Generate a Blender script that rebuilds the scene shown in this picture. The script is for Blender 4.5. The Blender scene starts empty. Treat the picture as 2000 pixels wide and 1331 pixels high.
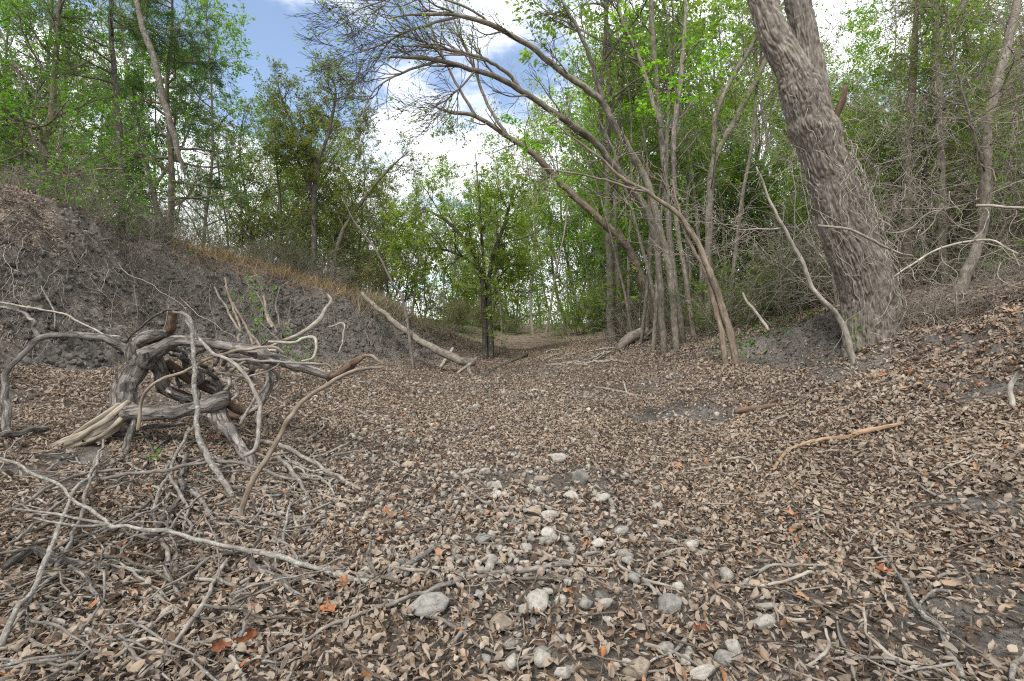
import bpy, math, random
import numpy as np
from mathutils import Vector, Matrix, Euler

R = math.radians
scene = bpy.context.scene
COL = scene.collection
rng = np.random.default_rng(7)
random.seed(7)

# ------------------------------------------------------------------ camera
F = 944.0                      # focal length in photograph pixels (2000 wide)
CAMZ = 1.05
PITCH = math.atan2(20.5, F)
cam_d = bpy.data.cameras.new('camera')
cam_d.sensor_width = 36.0
cam_d.lens = F * 36.0 / 2000.0
cam_d.clip_start = 0.05
cam_d.clip_end = 800
cam = bpy.data.objects.new('camera', cam_d)
COL.objects.link(cam)
cam.location = (0, 0, CAMZ)
cam.rotation_euler = (R(90) - PITCH, 0, 0)
scene.camera = cam

# ------------------------------------------------------------------ world, sun, exposure
SUN_EL, SUN_AZ = R(52), R(205)
world = bpy.data.worlds.new('World')
scene.world = world
world.use_nodes = True
wn = world.node_tree
wn.nodes.clear()
def wnode(t, **kw):
    n = wn.nodes.new(t)
    for k, v in kw.items():
        setattr(n, k, v)
    return n
wo = wnode('ShaderNodeOutputWorld')
sky = wnode('ShaderNodeTexSky', sky_type='NISHITA')
sky.sun_disc = False
sky.sun_elevation = SUN_EL
sky.sun_rotation = SUN_AZ
sky.air_density = 1.0
sky.dust_density = 0.6
sky.ozone_density = 1.6
bg_sky = wnode('ShaderNodeBackground')
bg_sky.inputs['Strength'].default_value = 0.15
wn.links.new(sky.outputs[0], bg_sky.inputs['Color'])
bg_cl = wnode('ShaderNodeBackground')
bg_cl.inputs['Strength'].default_value = 1.0
wtc = wnode('ShaderNodeTexCoord')
wsep = wnode('ShaderNodeSeparateXYZ')
wn.links.new(wtc.outputs['Generated'], wsep.inputs[0])
# clouds lie in a flat layer: project the direction on a plane overhead
wz = wnode('ShaderNodeMath', operation='ADD'); wz.inputs[1].default_value = 0.22
wzm = wnode('ShaderNodeMath', operation='MAXIMUM'); wzm.inputs[1].default_value = 0.02
wn.links.new(wsep.outputs['Z'], wzm.inputs[0]); wn.links.new(wzm.outputs[0], wz.inputs[0])
wdx = wnode('ShaderNodeMath', operation='DIVIDE'); wdy = wnode('ShaderNodeMath', operation='DIVIDE')
wn.links.new(wsep.outputs['X'], wdx.inputs[0]); wn.links.new(wz.outputs[0], wdx.inputs[1])
wn.links.new(wsep.outputs['Y'], wdy.inputs[0]); wn.links.new(wz.outputs[0], wdy.inputs[1])
wc = wnode('ShaderNodeCombineXYZ'); wn.links.new(wdx.outputs[0], wc.inputs[0]); wn.links.new(wdy.outputs[0], wc.inputs[1])
wnz = wnode('ShaderNodeTexNoise'); wnz.inputs['Scale'].default_value = 1.7; wnz.inputs['Detail'].default_value = 9
wnz.inputs['Roughness'].default_value = 0.58
wmap = wnode('ShaderNodeMapping'); wmap.inputs['Location'].default_value = (3.1, 0.7, 0)
wn.links.new(wc.outputs[0], wmap.inputs[0]); wn.links.new(wmap.outputs[0], wnz.inputs['Vector'])
# one wide gap in the cloud layer, up and to the left of the creek
wd = wnode('ShaderNodeVectorMath', operation='DISTANCE')
wd.inputs[1].default_value = (-0.62, 1.18, 0)
wn.links.new(wc.outputs[0], wd.inputs[0])
wgap = wnode('ShaderNodeMapRange'); wgap.inputs['From Min'].default_value = 0.15; wgap.inputs['From Max'].default_value = 0.75
wgap.inputs['To Min'].default_value = -0.13; wgap.inputs['To Max'].default_value = 0.10
wn.links.new(wd.outputs['Value'], wgap.inputs['Value'])
wadd = wnode('ShaderNodeMath', operation='ADD')
wn.links.new(wnz.outputs[0], wadd.inputs[0]); wn.links.new(wgap.outputs[0], wadd.inputs[1])
wr = wnode('ShaderNodeMapRange', interpolation_type='SMOOTHSTEP')
wr.inputs['From Min'].default_value = 0.42; wr.inputs['From Max'].default_value = 0.58; wr.inputs['To Min'].default_value = 0.06
wn.links.new(wadd.outputs[0], wr.inputs['Value'])
wcr = wnode('ShaderNodeMapRange')
wcr.inputs['From Min'].default_value = 0.5; wcr.inputs['From Max'].default_value = 0.85
wcr.inputs['To Min'].default_value = 1.25; wcr.inputs['To Max'].default_value = 0.95
wn.links.new(wadd.outputs[0], wcr.inputs['Value'])
wcol = wnode('ShaderNodeMix', data_type='RGBA', blend_type='MULTIPLY')
wcol.inputs[0].default_value = 1.0
wcol.inputs[6].default_value = (0.95, 0.97, 1.0, 1)
wn.links.new(wcr.outputs[0], wcol.inputs[7])
wn.links.new(wcol.outputs[2], bg_cl.inputs['Color'])
wmix = wnode('ShaderNodeMixShader')
wn.links.new(wr.outputs[0], wmix.inputs[0])
wn.links.new(bg_sky.outputs[0], wmix.inputs[1]); wn.links.new(bg_cl.outputs[0], wmix.inputs[2])
wn.links.new(wmix.outputs[0], wo.inputs['Surface'])

sun_d = bpy.data.lights.new('sun', 'SUN')
sun_d.energy = 2.4
sun_d.angle = R(11)
sun_d.color = (1.0, 0.965, 0.91)
sun = bpy.data.objects.new('sun', sun_d)
COL.objects.link(sun)
# Nishita: rotation measured from +Y towards +X
sdir = Vector((math.sin(SUN_AZ) * math.cos(SUN_EL), math.cos(SUN_AZ) * math.cos(SUN_EL), math.sin(SUN_EL)))
sun.rotation_euler = sdir.to_track_quat('Z', 'Y').to_euler()
sun.location = sdir * 50

scene.view_settings.view_transform = 'Standard'
scene.view_settings.look = 'None'
scene.view_settings.exposure = 0.66
scene.view_settings.gamma = 1.0
scene.view_settings.use_curve_mapping = False
scene.cycles.max_bounces = 6
scene.cycles.transparent_max_bounces = 4
scene.cycles.use_denoising = False
scene.cycles.pixel_filter_type = 'BLACKMAN_HARRIS'
scene.cycles.filter_width = 1.15
scene.cycles.sample_clamp_indirect = 4.0

# ------------------------------------------------------------------ noise
def _hash(ix, iy, iz, s):
    h = (ix.astype(np.int64) * 374761393 + iy.astype(np.int64) * 668265263 + iz.astype(np.int64) * 2147483647 + s * 1274126177) & 0xFFFFFFFF
    h = ((h ^ (h >> 13)) * 1274126177) & 0xFFFFFFFF
    h = (h ^ (h >> 16)) & 0xFFFFFFFF
    return h.astype(np.float64) / 4294967295.0
def vn(x, y, z=None, s=0):
    x = np.asarray(x, float); y = np.asarray(y, float)
    z = np.zeros_like(x) if z is None else np.asarray(z, float)
    x0, y0, z0 = np.floor(x), np.floor(y), np.floor(z)
    fx, fy, fz = x - x0, y - y0, z - z0
    fx = fx * fx * (3 - 2 * fx); fy = fy * fy * (3 - 2 * fy); fz = fz * fz * (3 - 2 * fz)
    r = 0
    for dx in (0, 1):
        wx = fx if dx else 1 - fx
        for dy in (0, 1):
            wy = fy if dy else 1 - fy
            for dz in (0, 1):
                wz_ = fz if dz else 1 - fz
                r = r + wx * wy * wz_ * _hash(x0 + dx, y0 + dy, z0 + dz, s)
    return r * 2 - 1
def fbm(x, y, z=None, s=0, o=4, g=0.5):
    a, t, f = 1.0, 0, 1.0
    for k in range(o):
        t = t + a * vn(np.asarray(x) * f, np.asarray(y) * f, None if z is None else np.asarray(z) * f, s + k * 17)
        a *= g; f *= 2.03
    return t

# ------------------------------------------------------------------ picture point -> place
cp, sp = math.cos(PITCH), math.sin(PITCH)
def raydir(px, py):
    a = (px - 1000.0) / F; b = (665.5 - py) / F
    return np.array([a, cp + b * sp, -sp + b * cp])
def P(px, py, d):
    v = raydir(px, py)
    return np.array([0, 0, CAMZ]) + v * (d / v[1])
def W(x, y, z):
    return np.array([x, y, z], float)

# ------------------------------------------------------------------ ground height
CP = [P(*c) for c in [
    # left slope, foot of the bank, crest
    (150,870,3.6),(700,800,5.5),(700,722,7.9),(500,722,6.5),(300,722,5.5),(100,745,4.8),(0,800,4.0),
    (200,690,6.0),(0,695,5.0),(380,682,7.5),(520,682,8.8),(640,685,10),(760,682,11.5),(870,692,13),
    (0,400,5.9),(200,455,7.2),(380,510,9.0),(530,550,10.3),(640,580,11.3),(760,612,12.5),(870,652,14),
    (100,550,5.9),(290,590,7.4),(460,620,8.9),(590,640,10.1),
    (930,668,16),
    # right side
    (2000,1000,2.3),(2000,800,3.3),(2000,700,3.9),(2000,580,4.8),(1850,640,5.2),(1700,668,5.6),(1600,722,5.3),
    (1500,692,6.8),(1530,640,7.3),(1580,640,6.55),(1580,705,6.2),(1645,656,6.05),(1640,706,5.75),(1480,655,7.3),(1760,655,5.3),(1800,700,4.75),(1800,655,5.0),(1430,718,6.3),(1300,765,6.2),(1320,685,8.8),(1400,640,9.5),(1200,672,12),
    (1150,692,10.5),(1100,702,10),(1700,800,3.9),(1500,800,4.6),(1300,850,4.3)]]
CP += [W(*c) for c in [
    (0,-4,0),(0,0,0),(0,1.4,0),(0,3,.0),(0,5,.04),(.05,8,.12),(.1,12,.25),(.2,16,.40),(.6,22,.55),(1.0,30,.7),
    (-1.6,1.5,.0),(-2.5,1.5,.10),(-4,1.5,.5),(-1,2.5,.0),(-2.6,2.5,.10),(-1.7,3.2,.06),(-1,5,.07),(-1.2,8,.2),
    (-5.5,2,1.1),(-6.5,2,2.4),(-5,4,.9),(-3.5,-2,.3),(-6,-2,2.2),(-4.4,3,.6),
    (-9,3,2.7),(-9,6,2.6),(-9,10,2.5),(-8,14,2.2),(-6,18,1.9),(-4,18,1.5),(-15,8,2.6),(-15,25,2.3),(-30,10,2.6),
    (-1.6,20,1.2),(-4,24,1.6),(2.4,20,1.1),(-1,28,1.3),(3.5,28,1.3),(0,45,1.5),(-12,45,2.0),(14,45,2.0),
    (1.0,1.5,.0),(1.6,1.5,.03),(3,1.2,.28),(4.5,2,.95),(6,2,1.6),(3,-2,.3),(6,-2,1.6),(1,3,.0),(1.0,5,.06),(1.0,8,.2),
    (6,5,1.65),(6,8,1.6),(5,10,1.45),(8,4,1.9),(10,10,1.8),(5,14,1.4),(4,18,1.25),(15,10,2),(15,25,2),(30,10,2.3),(20,0,2.2),
    (-30,60,2.2),(0,70,1.8),(30,60,2.2),(-90,100,2.4),(90,100,2.4),(-90,0,2.6),(90,0,2.6),(0,120,2.0),(-90,-30,2),(90,-30,2),(0,-30,1)]]
CP = np.array(CP)
_c = 0.35
def _phi(r2):
    return np.sqrt(r2 + _c * _c)
_n = len(CP)
_A = np.zeros((_n + 3, _n + 3))
_d2 = ((CP[:, None, :2] - CP[None, :, :2]) ** 2).sum(-1)
_A[:_n, :_n] = _phi(_d2)
_A[:_n, _n:] = np.c_[np.ones(_n), CP[:, :2]]
_A[_n:, :_n] = _A[:_n, _n:].T
_wt = np.linalg.solve(_A, np.r_[CP[:, 2], 0, 0, 0])
def h0(x, y):
    x = np.asarray(x, float).ravel(); y = np.asarray(y, float).ravel()
    z = _wt[_n] + _wt[_n + 1] * x + _wt[_n + 2] * y
    for i in range(_n):
        z = z + _wt[i] * _phi((x - CP[i, 0]) ** 2 + (y - CP[i, 1]) ** 2)
    return z
def axis(parts):
    out = [parts[0][0]]
    for a, b, s in parts:
        n = max(1, int(round((b - a) / s)))
        out += list(np.linspace(a, b, n + 1)[1:])
    return np.array(out)
GX = axis([(-150,-40,12),(-40,-12,1.5),(-12,-7.5,.2),(-7.5,6.5,.045),(6.5,12,.2),(12,40,1.5),(40,150,12)])
GY = axis([(-30,-3,3),(-3,.8,.25),(.8,12,.045),(12,18,.09),(18,30,.4),(30,60,2),(60,200,12)])
_gx, _gy = np.meshgrid(GX, GY)
_sh = _gx.shape
_z = h0(_gx, _gy).reshape(_sh)
_sl = np.hypot(np.gradient(_z, GX, axis=1), np.gradient(_z, GY, axis=0))
steep = np.clip((_sl - 0.30) / 0.5, 0, 1)
near = (np.abs(_gx) < 12) & (_gy < 30)
_z = _z + near * (0.018 * fbm(_gx * 1.6, _gy * 1.6, s=3) + 0.012 * fbm(_gx * 6, _gy * 6, s=5, o=3))
# crumbling clods on the steep faces
_rg = 1 - np.abs(fbm(_gx * 3.2 + .6 * _z, _gy * 3.2, _z * 4.5, s=11, o=3))
_z = _z + near * steep * (0.17 * (_rg - .6) + 0.075 * fbm(_gx * 6, _gy * 6, _z * 9, s=23, o=2) + .05 * vn(_gx * 16, _gy * 16, _z * 18, s=29))
HZ = _z
def H(x, y):
    x = np.atleast_1d(np.asarray(x, float)); y = np.atleast_1d(np.asarray(y, float))
    i = np.clip(np.searchsorted(GX, x) - 1, 0, len(GX) - 2); j = np.clip(np.searchsorted(GY, y) - 1, 0, len(GY) - 2)
    fx = np.clip((x - GX[i]) / (GX[i + 1] - GX[i]), 0, 1); fy = np.clip((y - GY[j]) / (GY[j + 1] - GY[j]), 0, 1)
    return (HZ[j, i] * (1 - fx) * (1 - fy) + HZ[j, i + 1] * fx * (1 - fy) + HZ[j + 1, i] * (1 - fx) * fy + HZ[j + 1, i + 1] * fx * fy)
def Hs(x, y):
    return float(H(x, y)[0])
_ts = np.concatenate([np.linspace(1, 16, 900), np.linspace(16.05, 90, 700)])
def G(px, py, lift=0.0):
    """the place on the ground seen at a picture point, raised along the line of sight by lift metres"""
    v = raydir(px, py)
    q = np.array([0, 0, CAMZ])[None] + _ts[:, None] * v[None]
    under = q[:, 2] < H(q[:, 0], q[:, 1])
    k = int(np.argmax(under)) if under.any() else 200
    t = _ts[k]
    if lift:
        down = max(0.12, -v[2] + 0.25)
        t = t - lift / down
    return np.array([0, 0, CAMZ]) + v * t

# litter: how much of the soil the fallen leaves cover
def ell(x, y, cx, cy, rx, ry):
    return np.clip(1.9 * (1.15 - np.hypot((x - cx) / rx, (y - cy) / ry)), 0, 1)
def slope_at(x, y):
    e = .12
    return np.hypot((H(x + e, y) - H(x - e, y)) / (2 * e), (H(x, y + e) - H(x, y - e)) / (2 * e))
BARE = [G(1540,672), G(1610,690), G(1920,770), G(1940,1190), G(1350,810), G(1720,680), G(130,690), G(560,640), G(150,920), G(1850,1010), G(640,680)]
BARE = [(b[0], b[1], s[0], s[1]) for b, s in zip(BARE, [(1.1,.9),(.9,.6),(.5,.4),(.3,.22),(.6,.45),(.6,.5),(1.2,.35),(.8,.6),(.4,.2),(.3,.3),(1.0,.5)])]
def litter_cover(x, y):
    x = np.asarray(x, float); y = np.asarray(y, float)
    n = fbm(x * .9, y * .9, s=41, o=4)
    c = 0.88 + 0.46 * n
    n2 = fbm(x * 2.6, y * 2.6, s=42, o=4); n3 = fbm(x * 2.6 + 9, y * 2.6, s=43, o=4)
    left = x < -1.2
    sl = slope_at(x, y)
    c = c - np.where(left, np.clip((sl - .40 + .16 * n2) / .26, 0, 1) * (1.0 + .35 * n3), np.clip((sl - .62) / .3, 0, 1) * (.95 + .3 * n))
    for bx, by, rx, ry in BARE:
        c = c - ell(x + .30 * n2, y + .30 * n3, bx, by, rx, ry) * (.85 + .5 * n2)
    # above the crest of the left bank the leaves come back
    c = c + np.where(left, .6 * np.clip((H(x, y) - 1.75) / .5, 0, 1), 0)
    return np.clip(c, 0, 1)

# ------------------------------------------------------------------ meshes
def make_mesh(name, V, quads=None, tris=None, attrs=None, vattrs=None, mats=(), smooth=True):
    me = bpy.data.meshes.new(name)
    V = np.asarray(V, np.float32)
    nq = 0 if quads is None else len(quads); nt = 0 if tris is None else len(tris)
    me.vertices.add(len(V)); me.vertices.foreach_set('co', V.ravel())
    loops = np.concatenate([np.asarray(a).ravel() for a in (quads, tris) if a is not None and len(a)]).astype(np.int32)
    me.loops.add(len(loops)); me.loops.foreach_set('vertex_index', loops)
    me.polygons.add(nq + nt)
    st = np.concatenate([np.arange(nq) * 4, nq * 4 + np.arange(nt) * 3]).astype(np.int32)
    me.polygons.foreach_set('loop_start', st)
    me.polygons.foreach_set('use_smooth', np.full(nq + nt, smooth))
    me.update(calc_edges=True)
    for k, a in (attrs or {}).items():
        at = me.attributes.new(k, 'FLOAT', 'POINT'); at.data.foreach_set('value', np.asarray(a, np.float32).ravel())
    for k, a in (vattrs or {}).items():
        at = me.attributes.new(k, 'FLOAT_VECTOR', 'POINT'); at.data.foreach_set('vector', np.asarray(a, np.float32).ravel())
    for m in mats:
        me.materials.append(m)
    return me

def link(name, data, parent=None, label=None, cat=None, group=None, kind=None):
    o = bpy.data.objects.new(name, data)
    COL.objects.link(o)
    if parent: o.parent = parent
    if label: o['label'] = label
    if cat: o['category'] = cat
    if group: o['group'] = group
    if kind: o['kind'] = kind
    return o
def thing(name, label, cat, loc=(0, 0, 0), group=None):
    o = link(name, None, None, label, cat, group)
    o.location = loc
    o.empty_display_size = .1
    return o

class TB:
    """collects tubes along polylines; groups equal sizes so that they are built together"""
    def __init__(s):
        s.g = {}
    def add(s, pts, rad, sides=4):
        pts = np.asarray(pts, float)
        rad = np.broadcast_to(np.asarray(rad, float), (len(pts),)) if np.ndim(rad) else np.full(len(pts), rad, float)
        s.g.setdefault((len(pts), sides), []).append((pts, rad))
        return s
    def arrays(s, rough=0.0, seed=0, freq=8.0):
        VV, QQ, TC, RN = [], [], [], []
        base = 0
        for (n, S), lst in s.g.items():
            Pn = np.array([a for a, _ in lst]); Rn = np.array([b for _, b in lst])
            M = len(lst)
            T = np.gradient(Pn, axis=1)
            T /= np.linalg.norm(T, axis=2, keepdims=True) + 1e-12
            t0 = T[:, 0]
            ref = np.where(np.abs(t0[:, 2:3]) > .9, np.array([[1., 0, 0]]), np.array([[0, 0, 1.]]))
            u = np.cross(ref, t0); u /= np.linalg.norm(u, axis=1, keepdims=True) + 1e-12
            U = np.zeros_like(Pn); U[:, 0] = u
            for k in range(1, n):
                u = u - (u * T[:, k]).sum(1, keepdims=True) * T[:, k]
                u /= np.linalg.norm(u, axis=1, keepdims=True) + 1e-12
                U[:, k] = u
            Wv = np.cross(T, U)
            th = np.arange(S) / S * 2 * np.pi
            c, sn = np.cos(th), np.sin(th)
            L = np.concatenate([np.zeros((M, 1)), np.cumsum(np.linalg.norm(np.diff(Pn, axis=1), axis=2), axis=1)], 1)
            RR = np.repeat(Rn[:, :, None], S, 2)
            if rough:
                RR = RR * (1 + rough * fbm((RR * c) * freq, (RR * sn) * freq, np.repeat(L[:, :, None], S, 2) * freq * .35 + np.arange(M)[:, None, None] * 7.3, s=seed, o=3) - rough * .9 * np.abs(vn((RR * c) * freq * 2.6, (RR * sn) * freq * 2.6, np.repeat(L[:, :, None], S, 2) * freq * .22 + np.arange(M)[:, None, None] * 3.3, s=seed + 40)))
            V = Pn[:, :, None, :] + RR[..., None] * (c[None, None, :, None] * U[:, :, None, :] + sn[None, None, :, None] * Wv[:, :, None, :])
            tc = np.stack([RR * c, RR * sn, np.repeat(L[:, :, None], S, 2) + np.arange(M)[:, None, None] * 3.7], -1)
            idx = (np.arange(M * n * S).reshape(M, n, S)) + base
            a = idx[:, :-1, :]; b = np.roll(idx, -1, 2)[:, :-1, :]; d = idx[:, 1:, :]; e = np.roll(idx, -1, 2)[:, 1:, :]
            Q = np.stack([a, b, e, d], -1).reshape(-1, 4)
            VV.append(V.reshape(-1, 3)); QQ.append(Q); TC.append(tc.reshape(-1, 3))
            RN.append(np.repeat(rng.random(M), n * S))
            base += M * n * S
        return np.concatenate(VV), np.concatenate(QQ), np.concatenate(TC), np.concatenate(RN)
    def mesh(s, name, mat, rough=0.0, seed=0, freq=8.0, origin=None):
        V, Q, tc, rn = s.arrays(rough, seed, freq)
        if origin is not None: V = V - np.asarray(origin)
        return make_mesh(name, V, quads=Q, vattrs={'tc': tc}, attrs={'rnd': rn}, mats=[mat])
    def empty(s):
        return not s.g

def catmull(pts, per=5):
    """smooth curve through the points (any number of columns)"""
    p = np.asarray(pts, float)
    if len(p) < 3:
        t = np.linspace(0, 1, per + 1)[:, None]
        return p[0] * (1 - t) + p[-1] * t
    p = np.vstack([2 * p[0] - p[1], p, 2 * p[-1] - p[-2]])
    out = []
    for i in range(1, len(p) - 2):
        t = np.linspace(0, 1, per, endpoint=False)[:, None]
        a, b, c, d = p[i - 1], p[i], p[i + 1], p[i + 2]
        out.append(.5 * (2 * b + (c - a) * t + (2 * a - 5 * b + 4 * c - d) * t * t + (3 * b - a - 3 * c + d) * t ** 3))
    out.append(p[-2][None])
    return np.vstack(out)
def caps(path):
    """path: rows x,y,z,r; closes both ends with a small rounded cap"""
    a, b = path[0], path[-1]
    t0 = a[:3] - path[1][:3]; t0 /= np.linalg.norm(t0) + 1e-9
    t1 = b[:3] - path[-2][:3]; t1 /= np.linalg.norm(t1) + 1e-9
    s = np.r_[a[:3] + t0 * a[3] * .25, a[3] * .6]; s2 = np.r_[a[:3] + t0 * a[3] * .3, 1e-4]
    e = np.r_[b[:3] + t1 * b[3] * .25, b[3] * .6]; e2 = np.r_[b[:3] + t1 * b[3] * .3, 1e-4]
    return np.vstack([s2, s, path, e, e2])
def wob(path, amp, freq, seed):
    q = path.copy()
    L = np.r_[0, np.cumsum(np.linalg.norm(np.diff(path[:, :3], axis=0), axis=1))]
    for k in range(3):
        q[:, k] += amp * fbm(L * freq + seed * 3.1, np.full_like(L, k * 9.7 + seed), s=seed, o=3)
    return q

# ------------------------------------------------------------------ leaves in bulk
LEAF_DIAMOND = (np.array([(0,0,0),(.28,.45,.06),(0,1,-.05),(-.28,.45,.06)]), np.array([(0,1,2),(0,2,3)]))
LEAF_OVAL = (np.array([(0,0,0),(.24,.28,.07),(.24,.62,.06),(0,1,-.08),(-.24,.62,.06),(-.24,.28,.07),(0,.45,.0)]),
             np.array([(0,1,6),(1,2,6),(2,3,6),(3,4,6),(4,5,6),(5,0,6)]))
def _spray(n, seed):
    r = np.random.default_rng(seed); v, t = [], []
    for i in range(n):
        y0 = i / n * .75; s = 1 if i % 2 else -1
        tip = np.array([s * (.38 - .25 * y0) , y0 + .28, r.uniform(-.1, .1)])
        v += [(0, y0, 0), (.0, y0 + .09, 0.02), tuple(tip)]
        t.append((3 * i, 3 * i + 1, 3 * i + 2))
    v += [(-.03, 0, 0), (.03, 0, 0), (0, 1, 0)]; t.append((3 * n, 3 * n + 1, 3 * n + 2))
    return np.array(v), np.array(t)
SPRAY = _spray(5, 3)
LEAFLET = []
for _i in range(7):          # a compound sprig: six leaflets in pairs and one at the tip
    pass
def leaves_mesh(name, pos, size, mat, template=LEAF_DIAMOND, flat=.6, seed=0, dirs=None, rnd=None):
    r = np.random.default_rng(seed)
    pos = np.asarray(pos, float); n = len(pos)
    TV, TT = template
    d = r.normal(size=(n, 3)) if dirs is None else np.asarray(dirs, float) + r.normal(size=(n, 3)) * .55
    d[:, 2] = d[:, 2] * .7 - .15
    d /= np.linalg.norm(d, axis=1, keepdims=True)
    nn = r.normal(size=(n, 3)) * (1 - flat) + np.array([0, 0, flat])
    nn -= (nn * d).sum(1, keepdims=True) * d
    nn /= np.linalg.norm(nn, axis=1, keepdims=True) + 1e-9
    x = np.cross(d, nn)
    s = (np.asarray(size) * r.uniform(.6, 1.25, n))[:, None, None]
    V = pos[:, None, :] + s * (TV[None, :, 0:1] * x[:, None, :] + TV[None, :, 1:2] * d[:, None, :] + TV[None, :, 2:3] * nn[:, None, :])
    T = (TT[None] + (np.arange(n) * len(TV))[:, None, None]).reshape(-1, 3)
    rn = r.random(n) if rnd is None else np.clip(rnd + r.normal(size=n) * .16, 0, 1)
    return make_mesh(name, V.reshape(-1, 3), tris=T, attrs={'rnd': np.repeat(rn, len(TV))}, mats=[mat], smooth=False)

# ------------------------------------------------------------------ materials
def newmat(name):
    m = bpy.data.materials.new(name); m.use_nodes = True
    nt = m.node_tree; nt.nodes.clear()
    out = nt.nodes.new('ShaderNodeOutputMaterial')
    return m, nt, out
def N(nt, t, **kw):
    n = nt.nodes.new(t)
    for k, v in kw.items():
        if k.startswith('_'):
            n.inputs[k[1:].replace('_', ' ')].default_value = v
        else:
            setattr(n, k, v)
    return n
def ramp(nt, stops, interp='LINEAR'):
    n = nt.nodes.new('ShaderNodeValToRGB'); cr = n.color_ramp; cr.interpolation = interp
    while len(cr.elements) < len(stops): cr.elements.new(.5)
    for e, (p, c) in zip(cr.elements, stops):
        e.position = p; e.color = (*c, 1)
    return n
def mixc(nt, fac, a, b, blend='MIX'):
    m = nt.nodes.new('ShaderNodeMix'); m.data_type = 'RGBA'; m.blend_type = blend
    for sock, v in ((0, fac), (6, a), (7, b)):
        if hasattr(v, 'links'): nt.links.new(v, m.inputs[sock])
        elif sock == 0: m.inputs[0].default_value = v
        else: m.inputs[sock].default_value = (*v, 1)
    return m.outputs[2]

def bark(name, dark, mid, pale, scale=30, stretch=.18, bump=.5, lichen=None, lich_amt=.55, dist=.01, rough=.9, crack=0):
    m, nt, out = newmat(name)
    at = N(nt, 'ShaderNodeAttribute', attribute_name='tc')
    oi = N(nt, 'ShaderNodeObjectInfo')
    mp = N(nt, 'ShaderNodeMapping'); mp.inputs['Scale'].default_value = (1, 1, stretch)
    nt.links.new(at.outputs['Vector'], mp.inputs[0])
    n1 = N(nt, 'ShaderNodeTexNoise', _Scale=scale, _Detail=7, _Roughness=.65)
    n2 = N(nt, 'ShaderNodeTexNoise', _Scale=scale * .16, _Detail=3)
    nt.links.new(mp.outputs[0], n1.inputs['Vector']); nt.links.new(at.outputs['Vector'], n2.inputs['Vector'])
    r1 = ramp(nt, [(.30, dark), (.52, mid), (.72, pale)])
    nt.links.new(n1.outputs[0], r1.inputs[0])
    v = N(nt, 'ShaderNodeMapRange'); v.inputs['From Min'].default_value = .25; v.inputs['From Max'].default_value = .75
    v.inputs['To Min'].default_value = .65; v.inputs['To Max'].default_value = 1.35
    nt.links.new(n2.outputs[0], v.inputs['Value'])
    c = mixc(nt, 1.0, r1.outputs[0], v.outputs[0], 'MULTIPLY')
    rn = N(nt, 'ShaderNodeMapRange'); rn.inputs['To Min'].default_value = .78; rn.inputs['To Max'].default_value = 1.2
    nt.links.new(oi.outputs['Random'], rn.inputs['Value'])
    c = mixc(nt, 1.0, c, rn.outputs[0], 'MULTIPLY')
    if lichen:
        n3 = N(nt, 'ShaderNodeTexNoise', _Scale=scale * .55, _Detail=6, _Roughness=.7)
        nt.links.new(at.outputs['Vector'], n3.inputs['Vector'])
        lr = N(nt, 'ShaderNodeMapRange'); lr.inputs['From Min'].default_value = lich_amt; lr.inputs['From Max'].default_value = lich_amt + .07
        nt.links.new(n3.outputs[0], lr.inputs['Value'])
        c = mixc(nt, lr.outputs[0], c, lichen)
    b = N(nt, 'ShaderNodeBump', _Strength=bump, _Distance=dist)
    if crack:
        wv = N(nt, 'ShaderNodeVectorMath', operation='MULTIPLY_ADD'); wv.inputs[1].default_value = (.05, .05, .02)
        nt.links.new(n1.outputs['Color'], wv.inputs[0]); nt.links.new(mp.outputs[0], wv.inputs[2])
        vc = N(nt, 'ShaderNodeTexVoronoi', _Scale=crack, feature='DISTANCE_TO_EDGE'); nt.links.new(wv.outputs[0], vc.inputs['Vector'])
        ck = N(nt, 'ShaderNodeMapRange'); ck.inputs['From Max'].default_value = .09
        nt.links.new(vc.outputs['Distance'], ck.inputs['Value'])
        ad_ = N(nt, 'ShaderNodeMath', operation='ADD'); nt.links.new(n1.outputs[0], ad_.inputs[0]); nt.links.new(ck.outputs[0], ad_.inputs[1])
        nt.links.new(ad_.outputs[0], b.inputs['Height'])
    else:
        nt.links.new(n1.outputs[0], b.inputs['Height'])
    p = N(nt, 'ShaderNodeBsdfPrincipled', _Roughness=rough)
    p.inputs['Specular IOR Level'].default_value = .2
    nt.links.new(c, p.inputs['Base Color']); nt.links.new(b.outputs[0], p.inputs['Normal'])
    nt.links.new(p.outputs[0], out.inputs[0])
    return m

def leafmat(name, stops, trans=.45, objrnd=.0):
    m, nt, out = newmat(name)
    at = N(nt, 'ShaderNodeAttribute', attribute_name='rnd')
    r1 = ramp(nt, stops)
    nt.links.new(at.outputs['Fac'], r1.inputs[0])
    d = N(nt, 'ShaderNodeBsdfPrincipled', _Roughness=.6)
    d.inputs['Specular IOR Level'].default_value = .25
    t = N(nt, 'ShaderNodeBsdfTranslucent')
    oi = N(nt, 'ShaderNodeObjectInfo')
    tint = ramp(nt, [(0, (.78,.84,.95)), (.5, (1,1,1)), (1, (1.28,1.04,.9))]); nt.links.new(oi.outputs['Random'], tint.inputs[0])
    lc_ = mixc(nt, 1.0, r1.outputs[0], tint.outputs[0], 'MULTIPLY')
    g = mixc(nt, 1.0, lc_, (1.5, 1.6, .8), 'MULTIPLY')
    nt.links.new(lc_, d.inputs['Base Color']); nt.links.new(g, t.inputs[0])
    mx = N(nt, 'ShaderNodeMixShader', _Fac=trans)
    nt.links.new(d.outputs[0], mx.inputs[1]); nt.links.new(t.outputs[0], mx.inputs[2])
    nt.links.new(mx.outputs[0], out.inputs[0])
    return m

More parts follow.
